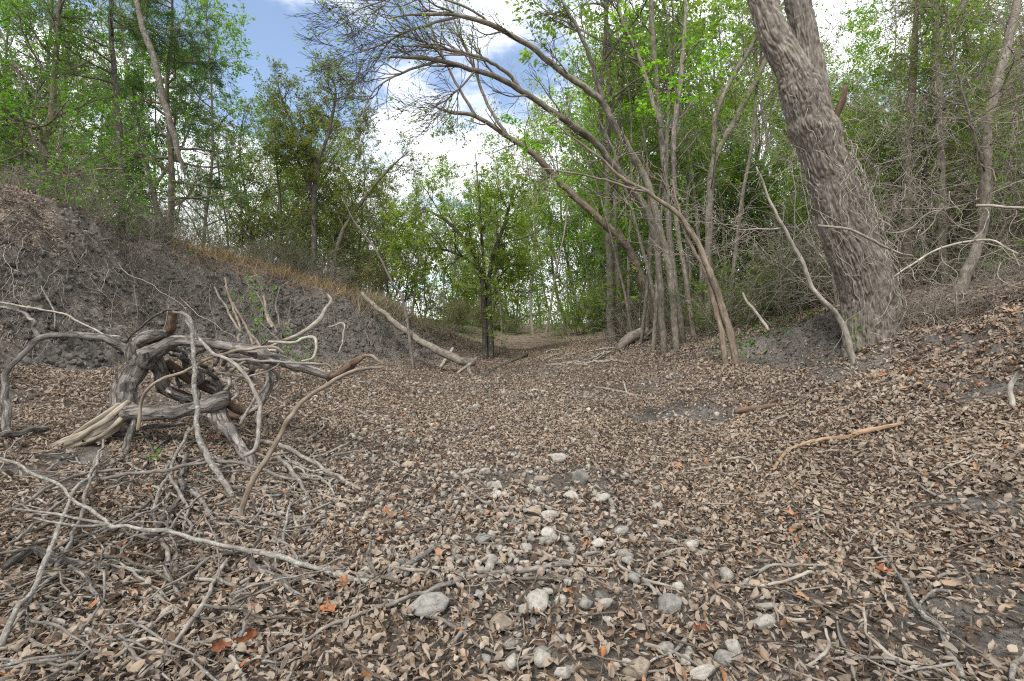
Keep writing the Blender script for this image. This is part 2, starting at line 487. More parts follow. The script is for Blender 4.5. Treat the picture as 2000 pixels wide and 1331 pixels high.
M = {}
M['oak'] = bark('ridged_bark', (.075,.063,.052), (.19,.165,.14), (.36,.325,.285), 55, .16, .7, dist=.008)
M['grey'] = bark('grey_bark', (.075,.065,.052), (.18,.155,.125), (.31,.28,.235), 40, .3, .5, (.25,.25,.21), .60)
M['brown'] = bark('brown_bark', (.085,.066,.048), (.21,.168,.128), (.34,.29,.23), 36, .22, .5, (.30,.30,.24), .63)
M['dark'] = bark('dark_twig_bark', (.045,.037,.03), (.10,.085,.068), (.19,.17,.14), 60, .3, .4, (.26,.27,.24), .57)
M['pale'] = bark('pale_dead_wood', (.15,.13,.105), (.30,.27,.225), (.46,.42,.36), 60, .2, .4, dist=.004)
M['root'] = bark('root_bark', (.06,.053,.048), (.20,.178,.16), (.36,.33,.30), 48, .22, 1.0, dist=.014, crack=17)
M['stick'] = bark('stick_bark', (.09,.079,.07), (.20,.177,.156), (.34,.31,.28), 70, .25, .5, (.30,.29,.25), .62, dist=.004)
M['lichen'] = bark('lichen_stick_bark', (.10,.087,.077), (.215,.193,.172), (.34,.315,.285), 90, .4, .6, (.315,.33,.285), .54, dist=.005, crack=22)
M['split'] = bark('split_pale_wood', (.13,.10,.075), (.28,.24,.185), (.42,.37,.29), 60, .06, .9, dist=.008)
M['rust'] = bark('rust_brown_wood', (.05,.034,.024), (.125,.083,.058), (.23,.165,.12), 55, .10, .9, dist=.01)
M['orangewood'] = bark('orange_split_wood', (.13,.08,.05), (.30,.20,.125), (.40,.30,.21), 60, .08, .7)
M['vine'] = bark('vine_bark', (.16,.135,.11), (.32,.28,.235), (.46,.42,.36), 80, .3, .3, dist=.003)
M['twig'] = bark('twig_bark', (.12,.10,.08), (.25,.215,.18), (.38,.34,.29), 80, .3, .2, dist=.002)
M['leaf_green'] = leafmat('spring_leaf', [(0,(.06,.14,.014)),(.45,(.12,.25,.028)),(1,(.22,.36,.05))], .5)
M['leaf_spring'] = leafmat('yellow_green_leaf', [(0,(.075,.15,.022)),(.5,(.145,.25,.042)),(1,(.24,.35,.075))], .5)
M['leaf_olive'] = leafmat('olive_leaf', [(0,(.06,.09,.02)),(.5,(.12,.18,.035)),(.85,(.19,.23,.06)),(1,(.22,.16,.075))], .5)
M['leaf_juniper'] = leafmat('juniper_needle', [(0,(.035,.075,.025)),(.6,(.075,.15,.04)),(1,(.13,.21,.055))], .35)
M['leaf_bright'] = leafmat('bright_new_leaf', [(0,(.07,.20,.015)),(.5,(.13,.32,.025)),(1,(.22,.42,.05))], .5)
M['leaf_dead'] = leafmat('dead_needle', [(0,(.10,.06,.03)),(.6,(.20,.13,.07)),(1,(.12,.15,.04))], .35)
M['grass_dry'] = leafmat('dry_grass', [(0,(.18,.14,.10)),(.5,(.31,.26,.19)),(1,(.40,.345,.26))], .3)
M['herb'] = leafmat('low_herb_leaf', [(0,(.05,.10,.015)),(.5,(.10,.20,.03)),(1,(.16,.28,.05))], .4)

def litter_mat(name, stops, seed=0):
    m, nt, out = newmat(name)
    oi = N(nt, 'ShaderNodeObjectInfo'); tc = N(nt, 'ShaderNodeTexCoord'); ge = N(nt, 'ShaderNodeNewGeometry')
    r1 = ramp(nt, stops)
    nt.links.new(oi.outputs['Random'], r1.inputs[0])
    nz = N(nt, 'ShaderNodeTexNoise', _Scale=3.2, _Detail=5, _Roughness=.7)
    ad = N(nt, 'ShaderNodeVectorMath', operation='ADD')
    nt.links.new(tc.outputs['Object'], ad.inputs[0]); nt.links.new(oi.outputs['Random'], ad.inputs[1])
    nt.links.new(ad.outputs[0], nz.inputs['Vector'])
    v = N(nt, 'ShaderNodeMapRange'); v.inputs['From Min'].default_value = .3; v.inputs['From Max'].default_value = .7
    v.inputs['To Min'].default_value = .62; v.inputs['To Max'].default_value = 1.28
    nt.links.new(nz.outputs[0], v.inputs['Value'])
    c = mixc(nt, 1.0, r1.outputs[0], v.outputs[0], 'MULTIPLY')
    gp = N(nt, 'ShaderNodeNewGeometry'); pn = N(nt, 'ShaderNodeTexNoise', _Scale=1.1, _Detail=4)
    nt.links.new(gp.outputs['Position'], pn.inputs['Vector'])
    pr_ = ramp(nt, [(.34, (.66,.63,.62)), (.5, (.98,.95,.92)), (.66, (1.16,1.13,1.10))]); nt.links.new(pn.outputs[0], pr_.inputs[0])
    c = mixc(nt, 1.0, c, pr_.outputs[0], 'MULTIPLY')
    # veins run off the midrib: y along the leaf, x across
    sx = N(nt, 'ShaderNodeSeparateXYZ'); nt.links.new(tc.outputs['Object'], sx.inputs[0])
    ab = N(nt, 'ShaderNodeMath', operation='ABSOLUTE'); nt.links.new(sx.outputs[0], ab.inputs[0])
    su = N(nt, 'ShaderNodeMath', operation='SUBTRACT'); nt.links.new(sx.outputs[1], su.inputs[0]); nt.links.new(ab.outputs[0], su.inputs[1])
    mu = N(nt, 'ShaderNodeMath', operation='MULTIPLY'); mu.inputs[1].default_value = 46.0; nt.links.new(su.outputs[0], mu.inputs[0])
    si = N(nt, 'ShaderNodeMath', operation='SINE'); nt.links.new(mu.outputs[0], si.inputs[0])
    b = N(nt, 'ShaderNodeBump', _Strength=.10, _Distance=.02)
    nt.links.new(si.outputs[0], b.inputs['Height'])
    c = mixc(nt, ge.outputs['Backfacing'], c, mixc(nt, .55, c, (.34,.29,.235)))
    p = N(nt, 'ShaderNodeBsdfPrincipled', _Roughness=.75)
    p.inputs['Specular IOR Level'].default_value = .25
    nt.links.new(c, p.inputs['Base Color']); nt.links.new(b.outputs[0], p.inputs['Normal'])
    t = N(nt, 'ShaderNodeBsdfTranslucent'); nt.links.new(c, t.inputs[0])
    mx = N(nt, 'ShaderNodeMixShader', _Fac=.15)
    nt.links.new(p.outputs[0], mx.inputs[1]); nt.links.new(t.outputs[0], mx.inputs[2])
    nt.links.new(mx.outputs[0], out.inputs[0])
    return m
M['litter'] = litter_mat('dry_fallen_leaf', [(0,(.055,.04,.03)),(.22,(.125,.085,.058)),(.42,(.225,.16,.112)),(.65,(.315,.245,.182)),(.86,(.39,.33,.265)),(.955,(.34,.21,.12)),(1,(.36,.15,.06))])
M['orange'] = litter_mat('orange_fallen_leaf', [(0,(.16,.06,.03)),(.35,(.27,.105,.045)),(.7,(.36,.165,.08)),(1,(.36,.24,.16))])
M['twigbit'] = litter_mat('twig_bit', [(0,(.08,.065,.055)),(.6,(.20,.17,.14)),(1,(.33,.29,.24))])

def stone_mat(name, a, b, c):
    m, nt, out = newmat(name)
    tc = N(nt, 'ShaderNodeTexCoord'); oi = N(nt, 'ShaderNodeObjectInfo')
    ad = N(nt, 'ShaderNodeVectorMath', operation='ADD')
    ml = N(nt, 'ShaderNodeMath', operation='MULTIPLY'); ml.inputs[1].default_value = 37.0
    nt.links.new(oi.outputs['Random'], ml.inputs[0])
    nt.links.new(tc.outputs['Object'], ad.inputs[0]); nt.links.new(ml.outputs[0], ad.inputs[1])
    n1 = N(nt, 'ShaderNodeTexNoise', _Scale=2.3, _Detail=7, _Roughness=.65)
    n2 = N(nt, 'ShaderNodeTexNoise', _Scale=14, _Detail=5, _Roughness=.7)
    for n in (n1, n2): nt.links.new(ad.outputs[0], n.inputs['Vector'])
    r = ramp(nt, [(.32, a), (.5, b), (.68, c)]); nt.links.new(n1.outputs[0], r.inputs[0])
    v = N(nt, 'ShaderNodeMapRange'); v.inputs['From Min'].default_value = .3; v.inputs['From Max'].default_value = .7
    v.inputs['To Min'].default_value = .7; v.inputs['To Max'].default_value = 1.2
    nt.links.new(n2.outputs[0], v.inputs['Value'])
    col = mixc(nt, 1.0, r.outputs[0], v.outputs[0], 'MULTIPLY')
    rn = N(nt, 'ShaderNodeMapRange'); rn.inputs['To Min'].default_value = .72; rn.inputs['To Max'].default_value = 1.15
    nt.links.new(oi.outputs['Random'], rn.inputs['Value'])
    col = mixc(nt, 1.0, col, rn.outputs[0], 'MULTIPLY')
    b_ = N(nt, 'ShaderNodeBump', _Strength=.5, _Distance=.05); nt.links.new(n2.outputs[0], b_.inputs['Height'])
    p = N(nt, 'ShaderNodeBsdfPrincipled', _Roughness=.85); p.inputs['Specular IOR Level'].default_value = .25
    nt.links.new(col, p.inputs['Base Color']); nt.links.new(b_.outputs[0], p.inputs['Normal'])
    nt.links.new(p.outputs[0], out.inputs[0])
    return m
M['stone'] = stone_mat('pale_limestone', (.27,.24,.20), (.40,.37,.32), (.50,.47,.42))
M['stone_grey'] = stone_mat('grey_stone', (.17,.16,.14), (.27,.255,.23), (.36,.345,.32))
M['stone_tan'] = stone_mat('tan_stone', (.24,.19,.14), (.35,.28,.21), (.42,.37,.30))

# ground
m, nt, out = newmat('creek_soil')
at = N(nt, 'ShaderNodeAttribute', attribute_name='litter')
geo = N(nt, 'ShaderNodeNewGeometry')
n1 = N(nt, 'ShaderNodeTexNoise', _Scale=2.2, _Detail=9, _Roughness=.65)
n2 = N(nt, 'ShaderNodeTexNoise', _Scale=34, _Detail=6, _Roughness=.75)
vo = N(nt, 'ShaderNodeTexVoronoi', _Scale=21); vo.inputs['Randomness'].default_value = 1
for n in (n1, n2, vo): nt.links.new(geo.outputs['Position'], n.inputs['Vector'])
soil = ramp(nt, [(.3, (.09,.079,.07)), (.5, (.175,.157,.14)), (.7, (.275,.25,.225))]); nt.links.new(n1.outputs[0], soil.inputs[0])
fine = N(nt, 'ShaderNodeMapRange'); fine.inputs['From Min'].default_value = .28; fine.inputs['From Max'].default_value = .72
fine.inputs['To Min'].default_value = .5; fine.inputs['To Max'].default_value = 1.5
nt.links.new(n2.outputs[0], fine.inputs['Value'])
sc = mixc(nt, 1.0, soil.outputs[0], fine.outputs[0], 'MULTIPLY')
sv = N(nt, 'ShaderNodeSeparateColor'); nt.links.new(vo.outputs['Color'], sv.inputs[0])
lv = ramp(nt, [(0, (.07,.05,.035)), (.3, (.17,.12,.085)), (.65, (.29,.22,.16)), (1, (.36,.29,.22))]); nt.links.new(sv.outputs[0], lv.inputs[0])
lc = mixc(nt, 1.0, lv.outputs[0], fine.outputs[0], 'MULTIPLY')
gc = mixc(nt, at.outputs['Fac'], sc, lc)
ag = N(nt, 'ShaderNodeAttribute', attribute_name='green')
n4 = N(nt, 'ShaderNodeTexNoise', _Scale=5, _Detail=6); nt.links.new(geo.outputs['Position'], n4.inputs['Vector'])
gm = N(nt, 'ShaderNodeMath', operation='MULTIPLY'); nt.links.new(ag.outputs['Fac'], gm.inputs[0]); nt.links.new(n4.outputs[0], gm.inputs[1])
gc = mixc(nt, gm.outputs[0], gc, (.075,.12,.03))
bp = N(nt, 'ShaderNodeBump', _Strength=1.0, _Distance=.06)
hs = N(nt, 'ShaderNodeMath', operation='ADD'); nt.links.new(n2.outputs[0], hs.inputs[0])
vd = N(nt, 'ShaderNodeMath', operation='MULTIPLY'); vd.inputs[1].default_value = .6; nt.links.new(vo.outputs['Distance'], vd.inputs[0])
nt.links.new(vd.outputs[0], hs.inputs[1])
nt.links.new(hs.outputs[0], bp.inputs['Height'])
p = N(nt, 'ShaderNodeBsdfPrincipled', _Roughness=.95); p.inputs['Specular IOR Level'].default_value = .15
nt.links.new(gc, p.inputs['Base Color']); nt.links.new(bp.outputs[0], p.inputs['Normal'])
nt.links.new(p.outputs[0], out.inputs[0])
M['soil'] = m

# ------------------------------------------------------------------ the ground sheet
gv = np.stack([_gx, _gy, HZ], -1).reshape(-1, 3)
ii = np.arange(gv.shape[0]).reshape(_sh)
gq = np.stack([ii[:-1, :-1], ii[:-1, 1:], ii[1:, 1:], ii[1:, :-1]], -1).reshape(-1, 4)
cov = litter_cover(gv[:, 0], gv[:, 1])
far_litter = np.where(gv[:, 1] > 13, .8, np.clip(cov * .55 - .1, 0, 1))
grn = np.clip((np.hypot(gv[:, 0], gv[:, 1]) - 13) / 10, 0, 1) * np.clip((np.abs(gv[:, 0] - .6) - 1.4) / 2, 0, 1) * 1.2
grn = np.maximum(grn, np.clip((gv[:, 0] * 0 + np.abs(gv[:, 0]) - 6.4) / 3, 0, 1) * .7)
gme = make_mesh('ground', gv, quads=gq, attrs={'litter': far_litter, 'green': grn}, mats=[M['soil']])
link('ground', gme, kind='structure')

# ------------------------------------------------------------------ fallen leaves
def leaf_shape(name, curl, bend, twist, width, seed, mat, lobed=False, rows=7, cols=5):
    r = np.random.default_rng(seed)
    V = []
    for i in range(rows):
        t = i / (rows - 1)
        w = width * (math.sin(math.pi * min(.985, max(.015, t ** .82))) ** .75)
        if lobed: w *= (1.0 + .45 * math.cos(t * 15 + 1))
        k = curl * (0.6 + .8 * t) + r.normal() * .12
        for j in range(cols):
            u = (j / (cols - 1) * 2 - 1)
            kk = k if abs(k) > .05 else .05
            x = w * math.sin(kk * u) / kk
            z = w * (1 - math.cos(kk * u)) / kk + r.normal() * .012
            yb = t - .5
            if lobed: yb += .10 * abs(u) * math.sin(t * 11)
            a = bend * yb
            y2 = math.sin(a) / bend if abs(bend) > .05 else yb
            z2 = (1 - math.cos(a)) / bend if abs(bend) > .05 else 0
            tw = twist * yb
            xx = x * math.cos(tw) - z * math.sin(tw); zz = x * math.sin(tw) + z * math.cos(tw)
            V.append((xx, y2 - zz * math.sin(a) * .7, z2 + zz * math.cos(a)))
    ii = np.arange(rows * cols).reshape(rows, cols)
    Q = np.stack([ii[:-1, :-1], ii[:-1, 1:], ii[1:, 1:], ii[1:, :-1]], -1).reshape(-1, 4)
    # a short leaf stalk
    b = len(V)
    s0 = np.array(V[cols // 2])
    V += [tuple(s0 + (.012, 0, 0)), tuple(s0 - (.012, 0, 0)), tuple(s0 + (.03 * r.normal(), -.2, .05 * r.normal()))]
    return make_mesh(name, V, quads=Q, tris=[(b, b + 1, b + 2)], mats=[mat])

leaf_meshes = []
_sp = [(.5,.6,.2,.25),(1.3,.9,.3,.24),(2.0,.5,-.5,.27),(-.9,1.2,.5,.25),(1.6,-1.0,.8,.22),(2.5,1.4,.2,.26),(.9,2.2,-.3,.23),(-1.5,-.8,.4,.27),
       (1.1,1.6,1.3,.21),(.3,-.6,.3,.29),(2.8,.4,.4,.28),(1.8,1.9,-1.0,.20),(-.4,2.4,.2,.25),(1.4,.2,0.,.31)]
for k, (a, b, c, w) in enumerate(_sp):
    leaf_meshes.append(leaf_shape('dry_leaf', a, b, c, w, 50 + k, M['litter']))
big_leaf_meshes = [leaf_shape('large_dead_leaf', a, b, c, w, 80 + k, M['orange'], lobed=True, rows=11, cols=5)
                   for k, (a, b, c, w) in enumerate([(.9,.8,.3,.40),(1.5,.5,-.6,.42),(-.8,1.1,.4,.38),(1.1,-.7,.7,.44)])]
for k in range(6):
    rs_ = np.random.default_rng(500 + k); m_ = 7
    an = np.sort(rs_.uniform(0, 6.28, m_)); rad_ = rs_.uniform(.22, .55, m_)
    v_ = [(0, 0, .08)] + [(rad_[j] * math.cos(an[j]) * .8, rad_[j] * math.sin(an[j]), rs_.normal() * .10) for j in range(m_)]
    leaf_meshes.append(make_mesh('leaf_scrap', v_, tris=[(0, 1 + j, 1 + (j + 1) % m_) for j in range(m_)], mats=[M['litter']]))
shapes_col = bpy.data.collections.new('leaf_shapes')
for k, me in enumerate(leaf_meshes):
    shapes_col.objects.link(bpy.data.objects.new('dry_leaf_shape', me))
twig_col = bpy.data.collections.new('twig_shapes')
for k in range(6):
    r = np.random.default_rng(300 + k)
    pts = np.c_[r.normal(size=6).cumsum() * .035, np.linspace(-.5, .5, 6), r.normal(size=6).cumsum() * .02, np.linspace(.018, .008, 6)]
    t = TB(); t.add(pts[:, :3], pts[:, 3], 4)
    twig_col.objects.link(bpy.data.objects.new('twig_shape', t.mesh('twig_bit', M['twigbit'])))

def in_view(p, m=0):
    q = np.asarray(p, float) - np.array([0, 0, CAMZ])
    dep = q[:, 1] * cp - q[:, 2] * sp
    px = 1000 + F * q[:, 0] / dep; py = 665.5 - F * (q[:, 1] * sp + q[:, 2] * cp) / dep
    return (dep > .3) & (px > -m) & (px < 2000 + m) & (py > -m) & (py < 1331 + m), px, py, dep

_stones_xy = []          # filled before the leaves are laid: (x, y, r)
def scatter(dens_fn, n_try, ymin, ymax, seed, side=1.12, pad=.5):
    r = np.random.default_rng(seed)
    y = ymin + (ymax - ymin) * np.sqrt(r.random(n_try)) if ymax < 7 else r.uniform(ymin, ymax, n_try)
    x = r.uniform(-1, 1, n_try) * (side * y + pad)
    area = np.full(n_try, 1.0)
    if ymax < 7:
        pdf = (2 * (y - ymin) / (ymax - ymin) ** 2 + 1e-6)
    else:
        pdf = np.full(n_try, 1 / (ymax - ymin))
    pdf = pdf / (2 * (side * y + pad))
    want = dens_fn(x, y)
    keep = r.random(n_try) < want / (pdf * n_try)
    return x[keep], y[keep]

def litter_points():
    X, Y = [], []
    for (y0, y1, dens, nt_, sd) in ((.95, 3.2, 4600, 110000, 1), (3.2, 6.5, 3000, 210000, 2), (6.5, 16, 1150, 260000, 3)):
        r = np.random.default_rng(sd)
        y = r.uniform(y0, y1, nt_); x = r.uniform(-1, 1, nt_) * np.minimum(1.12 * y + .5, 7.0)
        pdf = 1 / (y1 - y0) / (2 * np.minimum(1.12 * y + .5, 7.0))
        c = np.maximum(litter_cover(x, y) ** 1.2, np.where(x < -1.2, .03, .13))
        c = np.where((y > 9) & ((x < -3.2) | (x > 4.5)), c * .35, c)
        k = r.random(nt_) < np.minimum(1, dens * c / (pdf * nt_))
        X.append(x[k]); Y.append(y[k])
    return np.concatenate(X), np.concatenate(Y)

# ------------------------------------------------------------------ stones
def ico(sub=2):
    import bmesh
    bm = bmesh.new(); bmesh.ops.create_icosphere(bm, subdivisions=sub, radius=1)
    V = np.array([v.co[:] for v in bm.verts]); T = np.array([[v.index for v in f.verts] for f in bm.faces]); bm.free()
    return V, T
IV, IT = ico(3)
IV2, IT2 = ico(2)
def stone_mesh(seed, mat, hi=False, tall=False):
    V, T = (IV, IT) if hi else (IV2, IT2)
    V = V.copy()
    r = np.random.default_rng(seed)
    for _ in range(9):                  # worn flats and broken faces
        n = r.normal(size=3); n /= np.linalg.norm(n); d = r.uniform(.48, .82)
        over = V @ n - d
        V = V - np.where(over > 0, over, 0)[:, None] * n * .92
    V = V * np.array([1.18, 1.12, 1.15]) * (1 + .10 * fbm(V[:, 0] * 1.4 + seed, V[:, 1] * 1.4, V[:, 2] * 1.4, s=seed, o=3))[:, None]
    if tall: V[:, :2] *= (1.0 - .32 * V[:, 1:2])
    return make_mesh('stone', V, tris=T, mats=[mat])
stone_pool = [stone_mesh(10 + k, M[('stone', 'stone_grey', 'stone', 'stone_tan')[k % 4]]) for k in range(12)]
def put_stone(px, py, hw, hh, label, me, group=None, mat=None, yaw=None, sink=.25):
    g = G(px, py + hh * .55)
    d = g[1]; a = hw * d / F
    o = link('stone', me, None, label, 'stone', group)
    vis = hh * d / F                    # seen half height
    b = min(a * 1.25, max(.55 * a, vis * 1.1)); c = max(.4 * a, min(vis * .95, a))
    o.scale = (a, b, c)
    z = Hs(g[0], g[1] + b * .3)
    o.location = (g[0], g[1] + b * .3, z + c * (.74 - sink) + .008)
    o.rotation_euler = (random.uniform(-.15, .15), random.uniform(-.15, .15), random.uniform(-.25, .25) if yaw is None else yaw)
    _stones_xy.append((g[0], g[1] + b * .3, max(a, b)))
    return o
named_stones = [
    (1135,935,21,17,'squat brown-grey block of stone, the tallest stone in the middle of the creek bed','g'),
    (1090,897,17,11,'pale wedge-shaped stone just behind the squat brown-grey block','s'),
    (1117,972,16,9,'flat pale stone lying right in front of the squat brown-grey block','s'),
    (1177,978,15,12,'pair-like pale rounded stone to the right of the squat brown-grey block','s'),
    (1057,1175,22,31,'tall pear-shaped cream stone with a tan tip, standing among leaves near the bottom centre','s'),
    (838,1192,43,25,'broad grey boulder half buried in leaves, the widest stone','g'),
    (983,1225,25,19,'dull tan rounded stone below and left of the pear-shaped cream stone','t'),
    (1312,1190,26,22,'grey egg-shaped stone sunk upright in leaves right of the pear-shaped stone','g'),
    (1237,1135,14,18,'upright speckled grey oval stone above the grey egg-shaped stone','g'),
    (1170,1066,17,11,'smooth pale grey flat pebble beside a dark thin stick','s'),
    (945,1060,19,9,'long low grey stone left of the pebble cluster','g'),
    (958,1100,15,13,'round pale stone just above the long stick crossing the bed','s'),
    (1027,1075,12,10,'small white round stone at the left edge of the pebble cluster','s'),
    (1070,1047,13,13,'mottled cream cobble standing in the pebble cluster','s'),
    (1040,1003,21,9,'flat brownish slab of stone resting on top of the stone cluster','t'),
    (1073,1011,17,8,'long cream stone leaning on the flat brownish slab','s'),
    (1043,1018,14,8,'thin tan stone tucked under the flat brownish slab','t'),
    (1028,1201,16,11,'small white stone touching the foot of the pear-shaped stone','s'),
    (1095,1178,11,13,'little cream stone right beside the pear-shaped stone','s'),
    (1145,1187,14,15,'pale angular stone half hidden in leaves right of the pear-shaped stone','s'),
    (1352,1068,18,10,'oval white cobble, the upper of two touching white cobbles','s'),
    (1373,1082,14,9,'small white cobble, the lower of two touching white cobbles','s'),
    (1418,1130,14,17,'upright white stone near the forked dark stick right of centre','s'),
    (1465,1146,15,10,'blunt cream stone right of the upright white stone','s'),
    (1492,1224,25,17,'smooth rounded white river cobble on dark mulch, lower right','s'),
    (1436,1276,18,25,'egg-shaped pale grey stone slanting in the leaves near the bottom edge','s'),
    (1420,1302,26,20,'rough flat grey-white stone leaning on the egg-shaped pale stone','g'),
    (1375,1326,27,13,'white rounded stone cut by the bottom edge, right of centre','s'),
    (1500,1194,21,9,'thin flat cream stone above the smooth white river cobble','s'),
    (1287,996,11,10,'small cream stone above a reddish stone right of the creek middle','s'),
    (1300,1029,15,8,'flat reddish-tan stone right of the creek middle','t'),
    (1215,1042,14,11,'greenish-grey leaning stone below the two pale stones','g'),
    (1095,1260,14,9,'flat white stone at the bottom centre','s'),
    (1060,1296,16,22,'upright cream stone near the bottom edge','s'),
    (1098,1322,21,12,'oval white stone cut by the bottom edge at the centre','s'),
    (1245,1316,30,19,'broad tan stone under leaves at the bottom edge','t'),
    (965,951,16,8,'slanted pale stone left of the squat block','s'),
    (969,970,11,8,'small white stone below the slanted pale stone','s'),
    (915,925,16,8,'flat pale stone in the small row left of the squat block','s'),
    (945,923,10,9,'small round stone at the end of the small row left of the squat block','s'),
    (820,882,9,6,'lone white pebble in the leaves left of the creek middle','s'),
    (795,911,16,6,'flat sandy stone left of the creek middle','t'),
    (783,842,11,6,'whitish stone farther up the bed, left of the creek middle','s'),
    (1055,938,15,7,'low tan stone between the slanted stone and the squat block','t'),
    (665,995,13,9,'reddish-grey stone beside the lichen-spotted twig','t')]
for k, (px, py, hw, hh, lab, mt) in enumerate(named_stones):
    big = hw > 15
    me = stone_mesh(100 + k, M[{'s': 'stone', 'g': 'stone_grey', 't': 'stone_tan'}[mt]], hi=big, tall='pear' in lab and 'tall' in lab)
    put_stone(px, py, hw, hh, lab, me)
r = np.random.default_rng(91)
cnt = 0
zones = [(700, 1000, 735, 900, 90, 'small pale pebble among the leaves along the left side of the dry bed', 'pale pebbles along the left side of the bed'),
         (900, 1200, 740, 900, 60, 'small pale pebble in the far middle of the dry bed', 'pale pebbles in the far middle of the bed'),
         (980, 1320, 940, 1110, 42, 'small rounded stone in the stony patch at the middle of the bed', 'stones of the stony patch'),
         (900, 1500, 1110, 1320, 34, 'half-buried small stone between leaves of the near bed', 'half-buried stones of the near bed'),
         (560, 760, 740, 860, 28, 'tiny grey-white stone on the bare soil right of the root stump', 'tiny stones by the root stump')]
for (x0, x1, y0, y1, n, lab, grp) in zones:
    for k in range(n):
        px = r.uniform(x0, x1); py = r.uniform(y0, y1)
        hw = r.uniform(3.2, 7.5) * (1 + max(0, py - 850) / 260.0)
        put_stone(px, py, hw, hw * r.uniform(.45, .8), lab, stone_pool[int(r.integers(12))], grp, yaw=r.uniform(0, 6.3), sink=.3)

# ------------------------------------------------------------------ lay the leaves
lx, ly = litter_points()
keep = np.ones(len(lx), bool)
for sx_, sy_, sr in _stones_xy:
    inside = np.hypot(lx - sx_, ly - sy_) < sr * .86 + .008
    keep &= ~(inside & (rng.random(len(lx)) < .95))
lx, ly = lx[keep], ly[keep]
lz = H(lx, ly) + .006 + rng.random(len(lx)) ** 1.6 * .03
n = len(lx)
size = rng.uniform(.025, .052, n) * np.where(lx > 1.8, 1.0 + .32 * np.clip((lx - 1.8) / 1.2, 0, 1), 1.0) * np.where(ly > 6.5, 1.1, 1)
size *= np.where(rng.random(n) < .3, .5, 1)
e = .06
gxs = (H(lx + e, ly) - H(lx - e, ly)) / (2 * e); gys = (H(lx, ly + e) - H(lx, ly - e)) / (2 * e)
rx = rng.normal(0, .58, n) + np.arctan(gys); ry = rng.normal(0, .58, n) - np.arctan(gxs)
flip = rng.random(n) < .45
rotx = np.where(flip, rx + np.pi, rx)
yaw = rng.uniform(0, 2 * np.pi, n)
# yaw first, then tilt: build the euler from matrices
def eulers(tx, ty, yw):
    cx, sx = np.cos(tx), np.sin(tx); cy, sy = np.cos(ty), np.sin(ty); cz, sz = np.cos(yw), np.sin(yw)
    # R = Ry(ty) * Rx(tx) * Rz(yaw)
    m00 = cy * cz + sy * sx * sz; m01 = -cy * sz + sy * sx * cz; m02 = sy * cx
    m10 = cx * sz; m11 = cx * cz; m12 = -sx
    m20 = -sy * cz + cy * sx * sz; m21 = sy * sz + cy * sx * cz; m22 = cy * cx
    b = -np.arcsin(np.clip(m20, -1, 1))
    return np.stack([np.arctan2(m21, m22), b, np.arctan2(m10, m00)], -1)
eul = eulers(rotx, ry, yaw)
lz = lz + np.where(flip, .012, 0)
vis, vpx, vpy, vdep = in_view(np.c_[lx, ly, lz], -6)
app = np.where(vis, size / vdep, 0)
order = np.argsort(-app)
single = order[:300]
mask = np.ones(n, bool); mask[single] = False
for i in single:
    o = link('fallen_leaf', leaf_meshes[int(i) % 14], None,
             'small curled dry leaf in the thick brown litter closest to the viewer', 'dead leaf', 'dry curled leaves of the nearest litter')
    o.location = (lx[i], ly[i], lz[i]); o.rotation_euler = eul[i]; o.scale = (size[i],) * 3

def stuff_instances(name, pos, eul_, size_, coll, label, cat, cull=True):
    me = bpy.data.meshes.new(name)
    me.vertices.add(len(pos)); me.vertices.foreach_set('co', np.asarray(pos, np.float32).ravel())
    a = me.attributes.new('rot', 'FLOAT_VECTOR', 'POINT'); a.data.foreach_set('vector', np.asarray(eul_, np.float32).ravel())
    a = me.attributes.new('siz', 'FLOAT', 'POINT'); a.data.foreach_set('value', np.asarray(size_, np.float32))
    a = me.attributes.new('pick', 'INT', 'POINT'); a.data.foreach_set('value', rng.integers(0, len(coll.objects), len(pos)).astype(np.int32))
    o = link(name, me, None, label, cat, None, 'stuff')
    ng = bpy.data.node_groups.new(name, 'GeometryNodeTree')
    ng.interface.new_socket('Geometry', in_out='INPUT', socket_type='NodeSocketGeometry')
    ng.interface.new_socket('Geometry', in_out='OUTPUT', socket_type='NodeSocketGeometry')
    gi = ng.nodes.new('NodeGroupInput'); go = ng.nodes.new('NodeGroupOutput')
    ci = ng.nodes.new('GeometryNodeCollectionInfo'); ci.inputs['Collection'].default_value = coll
    ci.inputs['Separate Children'].default_value = True; ci.inputs['Reset Children'].default_value = True
    ip = ng.nodes.new('GeometryNodeInstanceOnPoints'); ip.inputs['Pick Instance'].default_value = True
    def na(nm, ty):
        q = ng.nodes.new('GeometryNodeInputNamedAttribute'); q.data_type = ty; q.inputs['Name'].default_value = nm
        return q.outputs['Attribute']
    e2r = ng.nodes.new('FunctionNodeEulerToRotation')
    L = ng.links.new
    L(gi.outputs[0], ip.inputs['Points']); L(ci.outputs[0], ip.inputs['Instance'])
    L(na('rot', 'FLOAT_VECTOR'), e2r.inputs[0]); L(e2r.outputs[0], ip.inputs['Rotation'])
    L(na('siz', 'FLOAT'), ip.inputs['Scale']); L(na('pick', 'INT'), ip.inputs['Instance Index'])
    L(ip.outputs[0], go.inputs[0])
    md = o.modifiers.new('scatter', 'NODES'); md.node_group = ng
    return o
stuff_instances('leaf_litter', np.c_[lx, ly, lz][mask], eul[mask], size[mask], shapes_col,
                'brown carpet of dry curled leaves covering the creek bed and its sides', 'leaf litter')
